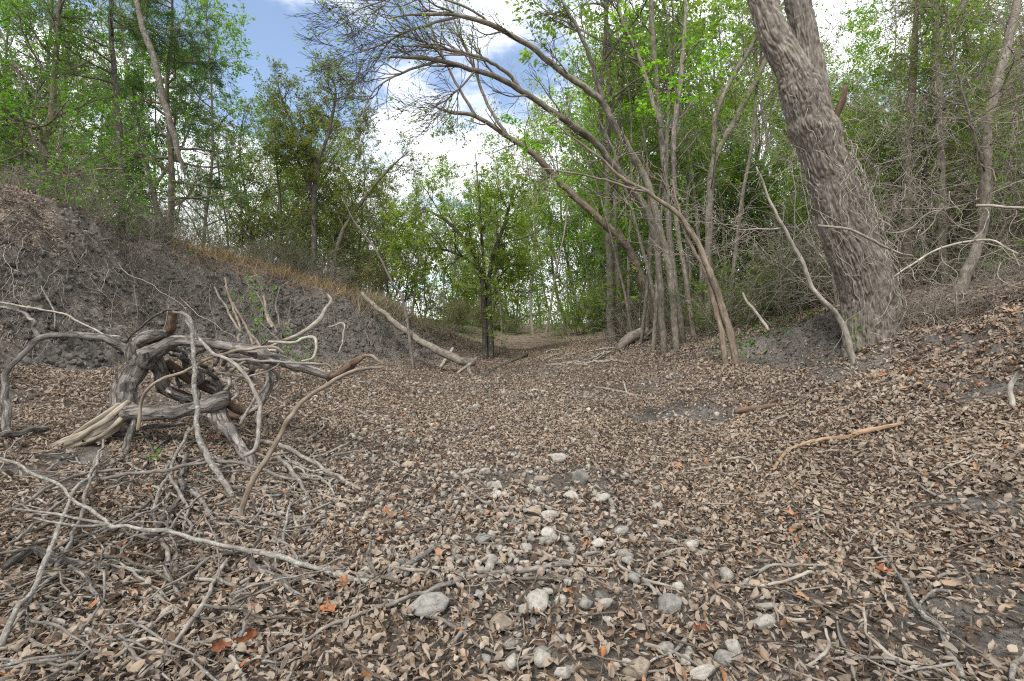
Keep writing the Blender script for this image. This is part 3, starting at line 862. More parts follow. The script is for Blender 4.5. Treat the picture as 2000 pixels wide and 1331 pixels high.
# grit and pebbles too many to count along the bed
peb_col = bpy.data.collections.new('pebble_shapes')
for k in range(8):
    peb_col.objects.link(bpy.data.objects.new('pebble_shape', stone_pool[k]))
r = np.random.default_rng(67)
pn_ = 1500
ppx, ppy = r.normal(930, 210, pn_), 722 + 420 * r.random(pn_) ** 1.5
gp_ = np.array([G(a, b) for a, b in zip(ppx, ppy)])
ok = gp_[:, 1] < 14; gp_ = gp_[ok]
stuff_instances('pebbles', np.c_[gp_[:, 0], gp_[:, 1], H(gp_[:, 0], gp_[:, 1]) + .016], r.normal(size=(len(gp_), 3)) * np.array([.3, .3, 3]),
                r.uniform(.006, .02, len(gp_)) * (1 + .06 * gp_[:, 1]), peb_col, 'scatter of tiny pale pebbles and grit along the dry bed', 'pebbles')
clod_col = bpy.data.collections.new('clod_shapes')
for k in range(6):
    clod_col.objects.link(bpy.data.objects.new('clod_shape', stone_mesh(700 + k, M['soil'])))
r = np.random.default_rng(68)
cx_ = r.uniform(-6.6, 5.5, 90000); cy_ = 1 + 13 * r.random(90000)
sl_ = slope_at(cx_, cy_); cv_ = litter_cover(cx_, cy_)
bank_ = np.where(cx_ < -1.2, np.clip((sl_ - .35) / .3, 0, 1), .5)
inside_ = np.abs(cx_) < 1.15 * cy_ + .4
bx__, by__ = [], []
for bx, by, rx_, ry_ in BARE:
    m_ = int(1500 * rx_ * ry_ + 200)
    bx__.append(r.normal(bx, rx_ * .7, m_)); by__.append(r.normal(by, ry_ * .7, m_))
bx__ = np.concatenate(bx__)[:90000]; by__ = np.concatenate(by__)[:90000]
cx_[:len(bx__)] = bx__; cy_[:len(by__)] = by__
sl_ = slope_at(cx_, cy_); cv_ = litter_cover(cx_, cy_)
bank_ = np.where(cx_ < -1.2, np.clip((sl_ - .35) / .3, 0, 1), 1.3)
inside_ = np.abs(cx_) < 1.15 * cy_ + .4
kc = inside_ & (r.random(90000) < (1 - cv_) * bank_ * .75)
cx_, cy_ = cx_[kc], cy_[kc]
stuff_instances('soil_clods', np.c_[cx_, cy_, H(cx_, cy_)], r.uniform(0, 6.28, (len(cx_), 3)),
                np.where(cx_ < -1.2, .011 + .038 * r.random(len(cx_)) ** 3.0, .006 + .016 * r.random(len(cx_)) ** 2.5), clod_col, 'crumbly clods of dark soil on the bare bank faces', 'soil clods')
# thin bits of twig mixed into the litter
r = np.random.default_rng(66)
tn = 4200
ty = .9 + 12 * r.random(tn) ** 1.4; tx = r.uniform(-1, 1, tn) * np.minimum(1.12 * ty + .3, 6.2)
kp = r.random(tn) < np.where(tx < -1, 1.0, .5) * np.clip(.25 + litter_cover(tx, ty), 0, 1)
tx, ty = tx[kp], ty[kp]; tz = H(tx, ty) + .022 + r.random(len(tx)) * .02
gxs = (H(tx + .1, ty) - H(tx - .1, ty)) / .2; gys = (H(tx, ty + .1) - H(tx, ty - .1)) / .2
stuff_instances('twig_litter', np.c_[tx, ty, tz], eulers(np.arctan(gys) + r.normal(0, .12, len(tx)), -np.arctan(gxs) + r.normal(0, .12, len(tx)), r.uniform(0, 6.28, len(tx))),
                r.uniform(.06, .30, len(tx)), twig_col, 'short broken bits of twig mixed through the leaf litter', 'twig litter')

# larger orange and rust leaves, one by one
oranges = [(430,1290,'bright orange-red upright dead leaf at the bottom, left of centre'),(485,1275,'crumpled rust leaf beside the bright orange-red leaf at the bottom'),
 (670,1155,'flat orange-red leaf just left of the long stick crossing the bed'),(1365,1257,'curled bright orange leaf between two white stones at the bottom'),
 (1725,1135,'large salmon-orange leaf beside the long grey branch at lower right'),(1545,1020,'single orange leaf on the right half of the bed'),
 (1568,1180,'orange leaf sticking up by the thin flat cream stone'),(855,1098,'small orange leaf above the long stick crossing the bed'),
 (555,975,'pinkish-brown big leaf right of the arching branch'),(265,1180,'rust-orange leaf under the sticks at the lower left'),(760,1012,'dark red-brown leaf pile on a thin stick left of the stones'),
 (850,972,'orange-brown leaf above the stick left of the slanted stone'),(1000,1048,'tiny red leaf at the tip of a twig above the pebble cluster'),(1450,975,'brown-orange leaf beyond the stick on the right half'),
 (500,1205,'orange leaf below the end of the vine tail'),(210,960,'rusty leaves curled beside the two parallel sticks'),(35,1030,'dark orange leaf at the left edge under sticks'),
 (200,1035,'rust leaf under the fork of the long pale branch'),(255,1100,'pale brown large leaf under the thick old root'),(1625,1055,'rust leaf next to the thin twig on the right'),
 (1765,835,'orange flake at the end of the split reddish wood'),(690,1055,'pale orange leaf right of the arching branch base'),(1325,920,'orange leaf in the middle right of the bed'),
 (640,1210,'red-orange leaf fragment near the long stick'),(430,970,'tan broad leaf under the arching branch')]
for k, (px, py, lab) in enumerate(oranges):
    g = G(px, py)
    o = link('large_leaf', big_leaf_meshes[k % 4], None, lab, 'dead leaf')
    s = random.uniform(.06, .088)
    o.scale = (s, s, s)
    o.location = (g[0], g[1], g[2] + .04)
    o.rotation_euler = (random.uniform(-.6, .8), random.uniform(-.4, .4), random.uniform(0, 6.28))
# big leaves strewn over the right bank
r = np.random.default_rng(5)
for k in range(46):
    px, py = r.uniform(1560, 1995), r.uniform(590, 800)
    g = G(px, py)
    if g[1] > 9: continue
    o = link('large_leaf', big_leaf_meshes[int(r.integers(4))], None, 'large rust-brown leaf strewn on the slope below the big ridged trunk', 'dead leaf', 'large rust-brown leaves on the right slope')
    s = r.uniform(.07, .12); o.scale = (s, s, s); o.location = (g[0], g[1], g[2] + .03)
    o.rotation_euler = (r.uniform(-.5, .5), r.uniform(-.5, .5), r.uniform(0, 6.28))

# ------------------------------------------------------------------ fallen branches traced on the ground
def path_px(pts, lifts):
    """pts: (px, py, half width in px); lifts: metres above the ground at each point (number or list)"""
    if np.ndim(lifts) == 0: lifts = [lifts] * len(pts)
    out = []
    for (px, py, hw), lf in zip(pts, lifts):
        g = G(px, py)
        r_ = hw * g[1] / F
        q = G(px, py, r_ * .8 + lf)
        out.append(np.r_[q, (.9 if hw < 5 else .78) * hw * q[1] / F * math.cos(math.atan((px - 1000) / F))])
    return np.array(out)
def solid(name, path, mat, parent=None, sides=8, per=5, rough=.10, wamp=.006, seed=0, cap=True, origin=None, **kw):
    c = catmull(path, per)
    c[:, 3] = np.maximum(c[:, 3], .0012)
    c = wob(c, wamp, 6.0, seed)
    if cap: c = caps(c)
    t = TB().add(c[:, :3], c[:, 3], sides)
    return link(name, t.mesh(name, M[mat], rough=rough, seed=seed, freq=14 / max(.02, path[:, 3].max()) * .05, origin=origin), parent, **kw)
_stick_seed = [0]
def stick(pts, label, mat='stick', lifts=.02, name='fallen_branch', cat='branch', shoots=(), group=None):
    _stick_seed[0] += 1
    sd = _stick_seed[0]
    path = path_px(pts, lifts)
    o0 = path[0, :3]
    o = solid(name, path, mat, sides=9, per=8, rough=.2, wamp=.016, seed=sd, origin=o0, label=label, cat=cat, group=group)
    o.location = o0
    for k, (sp_, sl) in enumerate(shoots):
        q = path_px(sp_, sl)
        solid('side_shoot', q, mat, parent=o, sides=6, per=5, rough=.12, wamp=.006, seed=sd * 7 + k, origin=o0)
    return o

S = stick
S([(0,890,4),(60,925,4.5),(140,970,5),(200,1012,5.5),(216,1022,6),(330,1045,6.5),(420,1060,7),(500,1077,7.5),(580,1096,8),(650,1117,8),(722,1141,8)],
  'long pale lichen-spotted branch slanting across the lower left, forked into a mossy elbow','lichen',[.3,.28,.24,.2,.2,.16,.12,.1,.07,.04,.02],
  shoots=[([(215,1022,4.5),(140,1010,4),(80,1000,4),(18,994,3)],[.2,.2,.21,.22]),([(215,1024,4),(140,1026,4),(65,1012,4)],[.2,.17,.17]),([(722,1141,9),(752,1128,8),(800,1100,7.5),(858,1066,6)],[.02,.02,.03,.03]),
          ([(372,1052,3),(340,1060,2.5)],[.14,.12])])
S([(0,1278,11),(40,1190,10),(75,1110,9),(105,1055,8),(140,975,6),(175,925,5),(205,862,3)],'thick pale stick running from the bottom left corner up under the long pale branch','lichen',[.04,.08,.12,.14,.14,.12,.1])
S([(100,1135,7),(112,1110,7),(135,1060,6.5),(155,990,6),(178,930,5),(192,885,4)],'grey stick lying parallel beside the thick pale stick at lower left','stick',[.02,.05,.1,.12,.12,.1])
S([(0,1112,15),(60,1080,17),(130,1095,16),(210,1108,12),(285,1116,6)],'thick weathered old root lying at the left edge below the sticks','root',[.05,.04,.03,.02,.0])
S([(60,1190,8),(110,1215,8),(200,1240,7),(245,1262,5)],'dark bluish stick low in the bottom left','stick',.03)
S([(138,1105,7),(170,1142,7),(200,1185,6.5),(232,1210,6)],'short bent stick leaning off the thick old root','root',[.1,.05,.03,.02])
S([(0,1002,7),(40,985,7),(100,950,6),(170,925,5),(240,915,4)],'dark stick slanting behind the long pale branch at the left','stick',[.08,.1,.1,.1,.1])
S([(183,936,6),(240,925,6),(320,918,6),(390,905,5),(440,902,4.5),(500,915,4),(570,938,3.5),(612,933,2.5)],'slender arched brown stick crossing behind the long pale branch','stick',[.05,.1,.16,.18,.17,.14,.08,.03],
  shoots=[([(320,928,4),(345,915,4),(390,900,4),(420,888,3)],[.1,.15,.2,.22])])
S([(273,1329,8),(336,1260,8),(385,1197,7.5),(420,1141,6.5),(441,1092,5)],'straight grey stick pointing up from the bottom edge, left of centre','stick',[.03,.04,.05,.06,.08])
S([(420,1330,5),(525,1275,5),(700,1206,5),(744,1191,5),(860,1147,6),(930,1131,6.5),(1035,1111,6.5),(1136,1104,5.5)],'very long thin stick crossing the bed from the bottom edge to the pebbles','stick',[.02,.03,.04,.04,.04,.03,.03,.02],
  shoots=[([(860,1149,4),(800,1175,4),(720,1186,3),(652,1190,2.5)],[.04,.03,.03,.02]),([(868,1140,4),(848,1116,3.5),(800,1112,3.5),(764,1102,2)],[.04,.05,.05,.04])])
S([(877,1257,7),(902,1215,6.5),(923,1170,5.5),(958,1152,5)],'short grey twig-end stick between the broad boulder and the pear-shaped stone','stick',.025)
S([(299,1032,5),(305,980,5),(326,925,5),(353,872,5),(380,832,4.5),(402,790,4),(470,736,3)],'pale straight stick leaning up against the root stump','lichen',[.02,.08,.15,.22,.28,.34,.4])
S([(298,1048,10),(320,1010,10),(345,985,9),(356,930,8),(366,885,7)],'stout pale stick end standing below the root stump','root',[.03,.05,.08,.08,.06])
S([(328,928,5),(350,962,5),(358,1000,5),(360,1042,4)],'bent grey stick standing across the leaves under the stump','stick',[.16,.1,.06,.02])
S([(372,960,7),(400,985,7),(420,1020,6.5),(450,1062,6)],'short stick crusted with pale green lichen','lichen',[.06,.05,.04,.02])
S([(306,1045,7),(325,1076,7),(322,1108,6.5),(343,1146,6),(371,1182,5)],'crooked stick poking out under the long pale branch','stick',[.02,.04,.04,.03,.02])
S([(315,1112,5),(380,1096,5),(440,1085,4.5),(500,1070,3.5)],'thin stick lying just below the long pale branch','stick',[.03,.04,.05,.06])
S([(240,1150,6),(290,1170,5.5),(345,1192,4)],'short pale stick among leaves at the lower left','stick',.02)
S([(545,890,6),(580,935,6),(612,988,4)],'pale short stick leaning right of the arching branch','stick',[.12,.07,.02])
S([(500,856,6),(570,882,6),(640,921,5.5),(700,960,4)],'long thin stick sliding off the stump towards the bed','stick',[.1,.08,.05,.02])
S([(420,1012,5),(480,1010,5),(560,1004,5),(592,1008,4)],'level grey stick behind the base of the arching branch','stick',.04)
S([(490,1090,9),(530,1128,9),(574,1164,8.5),(606,1185,7)],'stubby round stick end lying beside the vine tail','root',[.05,.03,.02,.0])
S([(0,853,11),(50,845,11),(96,838,9)],'smooth grey log end at the left edge beside the pale broken wood','root',.03)
S([(415,1130,4),(470,1150,4),(520,1172,3.5),(606,1183,3)],'thin twig curving past the stubby stick end','stick',[.06,.04,.03,.02])
S([(160,1070,3.5),(230,1105,3.5),(290,1140,3),(330,1170,2)],'wiry twig under the fork of the long pale branch','stick',.06)
S([(20,1060,4),(60,1030,4),(110,985,3.5),(160,950,3)],'wiry stick at the left edge above the thick old root','stick',.1)
S([(300,1315,4),(340,1285,4),(390,1262,3),(430,1232,2.5)],'slim twig near the bottom edge beside the straight grey stick','stick',.03)
S([(395,1205,3),(450,1180,3),(500,1160,3)],'small twig right of the straight grey stick','stick',.03)
S([(600,865,3),(660,935,3),(690,945,2.5),(740,975,2)],'dark forked twig on the left part of the bed','dark',.02,shoots=[([(690,950,2.5),(730,930,2),(760,905,1.5)],[.03,.05,.06])])
S([(680,1020,4),(760,1002,4),(840,990,4),(885,975,3),(960,955,2)],'thin lichen-grey stick lying left of the stones','lichen',.02)
S([(975,1205,3.5),(990,1190,4),(1000,1180,3)],'tiny reddish twig by the pear-shaped stone','rust',.02)
# right side
S([(1762,1131,6),(1797,1194,8),(1825,1215,8),(1860,1268,9.5),(1884,1331,11)],'long grey branch at lower right running down to the bottom edge','lichen',.03,
  shoots=[([(1764,1133,4),(1730,1095,4),(1706,1065,4),(1712,1038,3),(1735,1030,2)],[.03,.03,.04,.05,.04]),([(1800,1196,5),(1770,1185,5),(1715,1177,3)],[.02,.02,.01])])
S([(1480,1250,4),(1560,1256,6),(1640,1276,6.5),(1720,1296,6),(1805,1322,4)],'straight grey stick lying low near the bottom right','lichen',.02)
S([(1670,1226,7),(1690,1196,6.5),(1716,1182,5)],'short bone-pale curved stick left of the long grey branch','pale',.02)
S([(1795,1151,4),(1830,1135,5),(1872,1119,4)],'pale splinter stick right of the long grey branch','pale',.02)
S([(1500,1001,6),(1530,994,5),(1590,992,4)],'short grey stick pointing right in the right-hand leaves','stick',.02)
S([(1588,965,3),(1595,1010,3),(1610,1040,3),(1625,1053,2)],'thin white twig bent over the right-hand leaves','pale',.025)
S([(1590,862,6),(1650,852,8),(1720,837,8),(1768,828,5)],'split reddish-orange piece of wood lying on the right slope','orangewood',.02,shoots=[([(1590,862,6),(1550,875,5),(1525,893,5),(1512,920,4)],[.02,.02,.02,.02])])
S([(1435,806,9),(1465,799,8),(1512,792,6)],'dark brown rotten branch end lying right of centre','rust',.02)
S([(1300,851,4),(1360,846,4),(1420,842,4),(1470,841,3)],'long thin dark stick on the right of the bed','stick',.01)
S([(1370,858,2.5),(1350,868,2.5),(1320,872,2)],'tiny pale twig below the long thin dark stick','stick',.01)
S([(1978,796,9),(1973,765,9),(1985,730,7),(1998,715,5)],'smooth pale root end curving down at the right edge','pale',[.0,.05,.1,.14])
S([(1622,938,3.5),(1650,925,4),(1665,935,3.5),(1690,960,3)],'small arched dark twig on the right half','dark',[.0,.04,.03,.0])
S([(1160,756,2.5),(1225,768,3),(1280,782,2.5)],'pale forked twig lying across the far bed','pale',.015,shoots=[([(1225,768,2.5),(1218,745,2)],[.02,.1])])
S([(1815,1150,2.5),(1880,1125,2.5),(1960,1100,2)],'thin twig at the far right of the near leaves','stick',.02)
S([(1985,1331,9),(1995,1290,9),(2010,1250,8)],'grey stick end cut by the bottom right corner','lichen',.03)
S([(1360,1010,3),(1420,1040,3),(1450,1062,2)],'fine dark twig right of the stony patch','dark',.02)
S([(1185,1130,3),(1170,1100,3.5),(1190,1075,3),(1187,1055,2.5)],'dark bent twig beside the smooth pale grey pebble','dark',.025)
S([(1160,1050,2.5),(1230,1008,2.5),(1290,970,2)],'thin dark stick aimed up the bed right of the stony patch','dark',.015)
S([(1440,1175,4),(1452,1145,5),(1435,1110,4)],'short dark stick beside the upright white stone','dark',.02)
S([(1240,975,2.5),(1100,968,2.5),(1040,965,2)],'straight thin twig in front of the squat block','stick',.01)
S([(940,742,3.5),(965,722,4),(1000,706,4),(1030,692,3)],'curved dark stick rising from the far bed','dark',[.0,.02,.08,.12])

# criss-crossed sticks of the brush heap
r = np.random.default_rng(21)
for k in range(58):
    px, py = r.uniform(-10, 560), r.uniform(885, 1290)
    a = (r.normal(-1.05, .3), r.normal(.35, .25), r.normal(2.5, .3))[k % 3]
    L = r.uniform(120, 340) * (.55 + (py - 880) / 800); bend = r.normal(0, .3); hw = r.uniform(2.2, 6.0) * (.7 + (py - 880) / 900)
    q = [(px + L * t * math.cos(a + bend * t) + r.normal() * 5, min(1342, max(850, py + .7 * L * t * math.sin(a + bend * t) + r.normal() * 4)), hw * (1 - .55 * t)) for t in (0, .25, .5, .75, 1)]
    l0 = r.uniform(.01, .10); sh = []
    if k % 2:
        m = q[2]; b2 = a + r.choice([-.7, .7])
        sh = [([(m[0], m[1], hw * .5), (m[0] + L * .2 * math.cos(b2), min(1342, max(850, m[1] + .14 * L * math.sin(b2))), hw * .4), (m[0] + L * .4 * math.cos(b2), min(1342, max(850, m[1] + .28 * L * math.sin(b2))), hw * .2)], [l0 + .02, l0 + .04, l0 + .05])]
    S(q, 'grey stick criss-crossed in the brush heap at the lower left', ('stick', 'dark', 'root', 'lichen')[k % 4], [l0, l0 + .03, l0 + .04, l0 + .02, .02], shoots=sh, group='criss-crossed sticks of the brush heap')
# log sliding down the left bank
lp = [np.r_[P(704,573,11.7),.045]] + [np.r_[P(px, py, d), r_] for px, py, d, r_ in ((755,617,11.2,.06),(804,655,10.8,.072),(846,680,10.4,.083),(900,704,9.9,.09),(925,709,9.7,.085))]
lg = thing('fallen_log', 'brown pole-like log slid down the left bank with its root end in the bed', 'log', lp[-1][:3])
o0 = lp[-1][:3]
solid('log_stem', np.array(lp), 'grey', lg, sides=12, per=6, rough=.12, wamp=.02, seed=5, origin=o0)
for k, q in enumerate([[(918,706,9.75,.05),(916,722,9.65,.05),(921,738,9.5,.035)],[(922,708,9.7,.04),(903,722,9.6,.03),(893,730,9.5,.02)],[(925,706,9.7,.04),(932,698,9.8,.02)]]):
    solid('root', np.array([np.r_[P(a, b, c), d] for a, b, c, d in q]), 'pale', lg, sides=6, seed=60 + k, origin=o0)
S([(860,718,4),(872,700,4),(885,680,3)],'short pale stick propped against the slid-down log','pale',[.0,.1,.25])
r = np.random.default_rng(12)
for k in range(22):
    px, py = r.uniform(1040, 1180), r.uniform(688, 716)
    L = r.uniform(25, 60); a = r.normal(-.35, .5)
    S([(px, py, 1.6), (px + L * .5 * math.cos(a), py + L * .25 * math.sin(a) - 2, 1.8), (px + L * math.cos(a), py + L * .5 * math.sin(a), 1.2)],
      'grey stick in the driftwood jam where the bed narrows', 'pale', r.uniform(.02, .15), 'driftwood_stick', 'stick', group='sticks of the driftwood jam')
# loose twigs all over the near ground, too alike to single out
for (x0, x1, y0, y1, n, lab, grp) in ((0, 620, 870, 1320, 150, 'thin grey twig in the brush heap at the lower left', 'thin twigs of the lower left brush heap'),
                                      (300, 700, 700, 960, 70, 'thin grey twig caught in the roots around the stump', 'thin twigs around the stump'),
                                      (640, 1300, 800, 1320, 34, 'thin twig lying loose in the middle of the bed', 'thin twigs loose in the middle of the bed'),
                                      (1300, 1990, 760, 1320, 44, 'thin twig lying loose in the leaves of the right half', 'thin twigs loose in the right half')):
    for k in range(n):
        px, py = r.uniform(x0, x1), r.uniform(y0, y1); a = r.uniform(-1.2, 1.2) + (math.pi if r.random() < .5 else 0)
        L = r.uniform(50, 210) * (.45 + (py - 760) / 700); bend = r.normal(0, .25)
        q = []
        for j in range(4):
            t = j / 3; aa = a + bend * (t - .5) * 2
            q.append((px + L * t * math.cos(aa), min(1345, max(735, py + .6 * L * t * math.sin(aa))), (3.9 - 1.8 * t) * (.5 + (py - 700) / 600)))
        S(q, lab, ('stick', 'lichen', 'dark', 'pale')[int(r.integers(4))], r.uniform(.01, .05), 'twig', 'twig', group=grp)

# ------------------------------------------------------------------ the uprooted stump with its vines
so = P(200, 870, 3.6); so[2] = Hs(so[0], so[1])
st = thing('root_stump', 'big uprooted grey stump with sprawling twisted roots in front of the left bank', 'tree stump', so)
def D(rows):      # px, py, depth, half px
    return np.array([np.r_[P(a, b, d), h * d / F * math.cos(math.atan((a - 1000) / F))] for a, b, d, h in rows])
def root(rows, mat='root', name='root', sides=20, per=10, rough=.2, wamp=.018, seed=0, parent=None):
    rows_ = D(rows); rows_[:, 3] *= .88
    return solid(name, rows_, mat, parent or st, sides, per, rough, wamp, seed, origin=so)
root([(243,838,3.75,29),(238,805,3.8,32),(250,760,3.85,29),(262,715,3.9,30),(275,682,3.95,29),(290,662,4.0,18)], name='stump_trunk', sides=40, per=16, rough=.22, wamp=.02, seed=1)
# bark plates standing off the stump
for k in range(12):
    a = r.uniform(-1.1, 1.1); t = r.uniform(0, 1); q = P(250 + 20 * t, 830 - 150 * t, 3.82); rr = .115
    c0 = q + np.array([math.sin(a) * rr, -math.cos(a) * rr, 0])
    w, h_ = r.uniform(.015, .04), r.uniform(.03, .08)
    tx = np.array([math.cos(a), math.sin(a), 0]); nn = np.array([math.sin(a), -math.cos(a), 0])
    vs = []
    for (u, v, off) in ((-1,-1,.0),(-.3,-1.1,.004),(.5,-.9,.004),(1,-1,0),(-1.1,0,.002),(-.3,.1,.012),(.5,0,.012),(1.05,.1,.002),(-.9,1,.006),(-.2,1.2,.018),(.4,.9,.018),(1,1,.006)):
        u += r.normal() * .22; v += r.normal() * .22
        vs.append(c0 + tx * u * w + np.array([0.12, 0, 1]) * v * h_ + nn * (off * .8 - .004) - so)
    qq = [(i * 4 + j, i * 4 + j + 1, i * 4 + j + 5, i * 4 + j + 4) for i in range(2) for j in range(3)]
    me = make_mesh('bark_plate', vs, quads=qq, vattrs={'tc': np.array(vs)}, attrs={'rnd': np.full(12, .5)}, mats=[M['root']])
    link('bark_plate', me, st)
bw = D([(258,792,3.74,26),(232,815,3.7,33),(200,836,3.62,32),(165,854,3.56,28),(130,868,3.5,22),(98,874,3.45,12)])
rs_ = np.random.default_rng(4)
for k in range(17):
    a0 = rs_.uniform(0, 6.28); f = rs_.uniform(.3, .85) if k else 0
    i1 = int(rs_.integers(3, 6)) if k > 5 else 6
    q = bw[int(k > 8):max(i1, int(k > 8) + 3)].copy()
    off = np.array([0, math.cos(a0) * .7, math.sin(a0)])
    q[:, :3] += off * (q[:, 3] * f)[:, None] + rs_.normal(size=(len(q), 3)) * .006
    q[:, 3] *= (.62 if k == 0 else rs_.uniform(.18, .36)); q[-1, 3] *= .4
    solid('splinter', q, 'split', st, 9, 7, .3, .006, 400 + k, origin=so)
root([(268,690,3.9,17),(240,676,3.9,13),(200,662,3.88,12),(150,655,3.86,11),(100,654,3.8,10.5),(72,664,3.76,10),(48,690,3.7,9),(18,716,3.62,10),(8,745,3.58,11),(10,800,3.5,11),(20,850,3.42,10)], seed=3)
root([(72,664,3.76,8),(60,645,3.8,6.5),(68,632,3.82,7),(62,622,3.86,6),(45,608,3.9,5),(0,600,4.0,5),(-40,598,4.05,5)], seed=4, sides=8)
root([(4,715,3.62,5),(3,760,3.57,5),(5,810,3.5,5),(8,850,3.45,5)], seed=5, sides=8)
root([(280,690,3.95,26),(300,662,3.95,20),(325,652,3.95,15),(338,640,3.93,11),(340,622,3.92,10),(348,603,3.9,7)], 'rust', 'broken_limb', seed=6)
root([(272,672,3.9,20),(300,656,3.9,16),(325,650,3.92,10)], seed=66)
root([(282,700,3.9,32),(310,682,3.88,22),(345,668,3.86,17),(400,670,3.83,16),(450,677,3.8,15),(505,690,3.75,14.5),(560,706,3.7,14),(610,724,3.65,13),(640,738,3.62,10)], seed=7, sides=16)
root([(640,738,3.62,10),(662,726,3.58,10),(690,706,3.52,8.5),(713,693,3.48,5)], 'rust', 'broken_root_end', seed=8)
root([(228,806,3.75,28),(265,806,3.72,25),(310,808,3.7,23),(360,802,3.7,22),(410,790,3.7,22),(446,776,3.72,19)], name='lower_log', seed=9, sides=18, rough=.2)
root([(300,690,3.95,22),(306,730,4.0,19),(318,762,4.02,16),(345,778,4.05,14),(385,782,4.1,10)], seed=10)
root([(318,712,4.1,15),(350,728,4.2,14),(400,755,4.25,12),(450,785,4.2,9)], 'rust', seed=11)
root([(310,760,4.1,14),(360,775,4.15,14),(410,800,4.1,11),(470,812,4.0,9)], 'rust', seed=12)
root([(425,795,3.75,20),(436,820,3.7,19),(455,855,3.6,16),(480,895,3.45,13),(500,940,3.3,9),(520,975,3.2,6)], seed=13)
root([(440,788,3.8,12),(470,800,3.8,11),(492,806,3.78,9)], 'rust', seed=14, sides=10)
root([(262,825,3.65,9),(252,850,3.55,10),(245,880,3.45,10),(240,900,3.4,7)], seed=15, sides=8)
root([(220,850,3.7,7),(290,838,3.8,6),(360,826,3.9,5)], seed=16, sides=8)
root([(300,665,4.0,8),(355,690,4.1,8),(375,730,4.2,7),(430,770,4.2,6),(455,800,4.1,5)], seed=17, sides=8)
root([(355,700,4.3,8),(385,735,4.3,8),(425,750,4.2,8),(430,790,4.1,7)], seed=18, sides=8)
root([(520,720,3.9,4),(528,735,3.8,8),(520,770,3.75,8),(500,800,3.7,7),(468,822,3.65,4)], seed=19, sides=8)
for k in range(17):   # smaller roots looping in the tangle behind
    px, py = r.uniform(350, 500), r.uniform(700, 790)
    rows = [(px, py, 4.2, 6)]
    a = r.uniform(0, 6.28)
    for j in range(5):
        a += r.normal(.35, .5); px += 26 * math.cos(a); py += 17 * math.sin(a)
        px = min(575, max(330, px)); py = min(850, max(685, py))
        rows.append((px, py, 4.15 - .09 * j + r.normal(0, .08), 6 - .6 * j))
    root(rows, ('root', 'vine')[k % 2], seed=200 + k, sides=7)
# vines draped over the stump
def vine(rows, label, mat='stick', sides=9, seed=0, name='vine'):
    p_ = D(rows); o0 = p_[0, :3].copy(); p_[:, 3] *= .66
    o = solid(name, p_, mat, None, sides, 7, .12, .012, seed, origin=o0, label=label, cat='vine')
    o.location = o0
    return o
vine([(335,607,3.75,4),(352,610,3.68,5.5),(368,624,3.6,7),(377,660,3.52,7.5),(378,720,3.42,8),(381,790,3.32,8.5),(388,840,3.2,9.5),(405,890,3.05,10),(432,930,2.95,10),(455,975,2.8,10),(468,1015,2.62,9),(500,1060,2.45,9),(545,1115,2.25,9),(600,1182,2.0,8)],
     'thick pale vine hanging straight down over the stump and trailing to the near leaves','lichen',12,31)
vine([(350,606,3.8,5),(325,607,3.9,4.5),(295,622,4.0,4),(265,648,4.05,3.5),(240,670,4.1,3)],'dark thin vine arching over the back of the stump','dark',7,32)
vine([(362,618,3.72,4.5),(385,655,3.6,5.5),(410,688,3.5,6),(448,700,3.45,6.5),(468,722,3.42,6.5),(492,750,3.38,6.5),(507,790,3.32,7),(508,850,3.22,7.5),(497,880,3.15,8),(478,895,3.1,7)],
     'grey vine looping down the right side of the stump','stick',9,33)
vine([(268,840,3.45,7),(275,795,3.5,6),(290,760,3.5,6),(330,738,3.5,6),(370,720,3.5,6),(420,698,3.55,5),(480,682,3.6,5),(530,679,3.62,5),(552,690,3.64,4)],'brown vine arching from the log foot across to the right root','brown',9,34)
vine([(448,700,3.5,5),(500,705,3.5,5),(560,708,3.5,4.5),(620,712,3.52,4),(642,716,3.54,4),(652,728,3.56,3)],'thin grey vine lying along the right root','stick',7,35)
vine([(460,706,3.9,6),(505,710,3.85,6),(525,728,3.8,6),(520,750,3.7,5),(490,790,3.6,5),(470,830,3.5,5)],'looped vine behind the right root of the stump','stick',8,36)
vine([(420,728,3.6,3.5),(470,735,3.55,4),(510,730,3.55,4),(540,716,3.58,3),(550,700,3.6,2.5)],'small hooped vine under the right root','stick',7,37)
vine([(0,590,4.3,4),(60,601,4.25,4),(112,611,4.2,4),(160,630,4.15,3.5),(200,652,4.1,3.5),(234,657,4.05,3)],'smooth vine lying along the bank foot to the stump','vine',7,38)
vine([(83,560,5.2,3),(104,605,5.1,3),(106,640,5.0,2)],'short upright twig on the bank left of the stump','stick',6,39)
# arching branch
vine([(475,1050,2.5,8),(470,1018,2.55,10),(478,978,2.6,9.5),(500,930,2.68,9),(530,875,2.78,8.5),(560,825,2.88,8),(592,788,2.96,7.5),(630,757,3.04,7),(670,732,3.12,6.5),(705,719,3.18,6),(748,715,3.24,4)],
     'brown arching branch rising out of the leaves right of the stump','brown',12,40,'arching_branch')['category'] = 'branch'
vine([(712,694,3.46,5),(728,697,3.4,5),(738,707,3.34,4.5),(745,715,3.26,4)],'short hooked vine joining the broken root end to the arching branch','brown',8,41)
vine([(478,700,5.6,3),(540,672,5.7,5),(590,650,5.8,6.5),(620,630,5.9,8),(632,610,6.0,6.5),(645,590,6.05,4.5),(640,576,6.1,3)],'pale curling root sticking out of the bank beside green sprigs','pale',9,42,'curling_root')['category'] = 'root'
vine([(525,668,5.4,4.5),(575,670,5.4,4.5),(595,660,5.4,5),(615,660,5.4,5),(617,680,5.35,4.5),(610,698,5.3,4),(590,706,5.2,2)],'thin pale root curled like a hook below the green sprigs','pale',8,43,'hooked_root')['category'] = 'root'
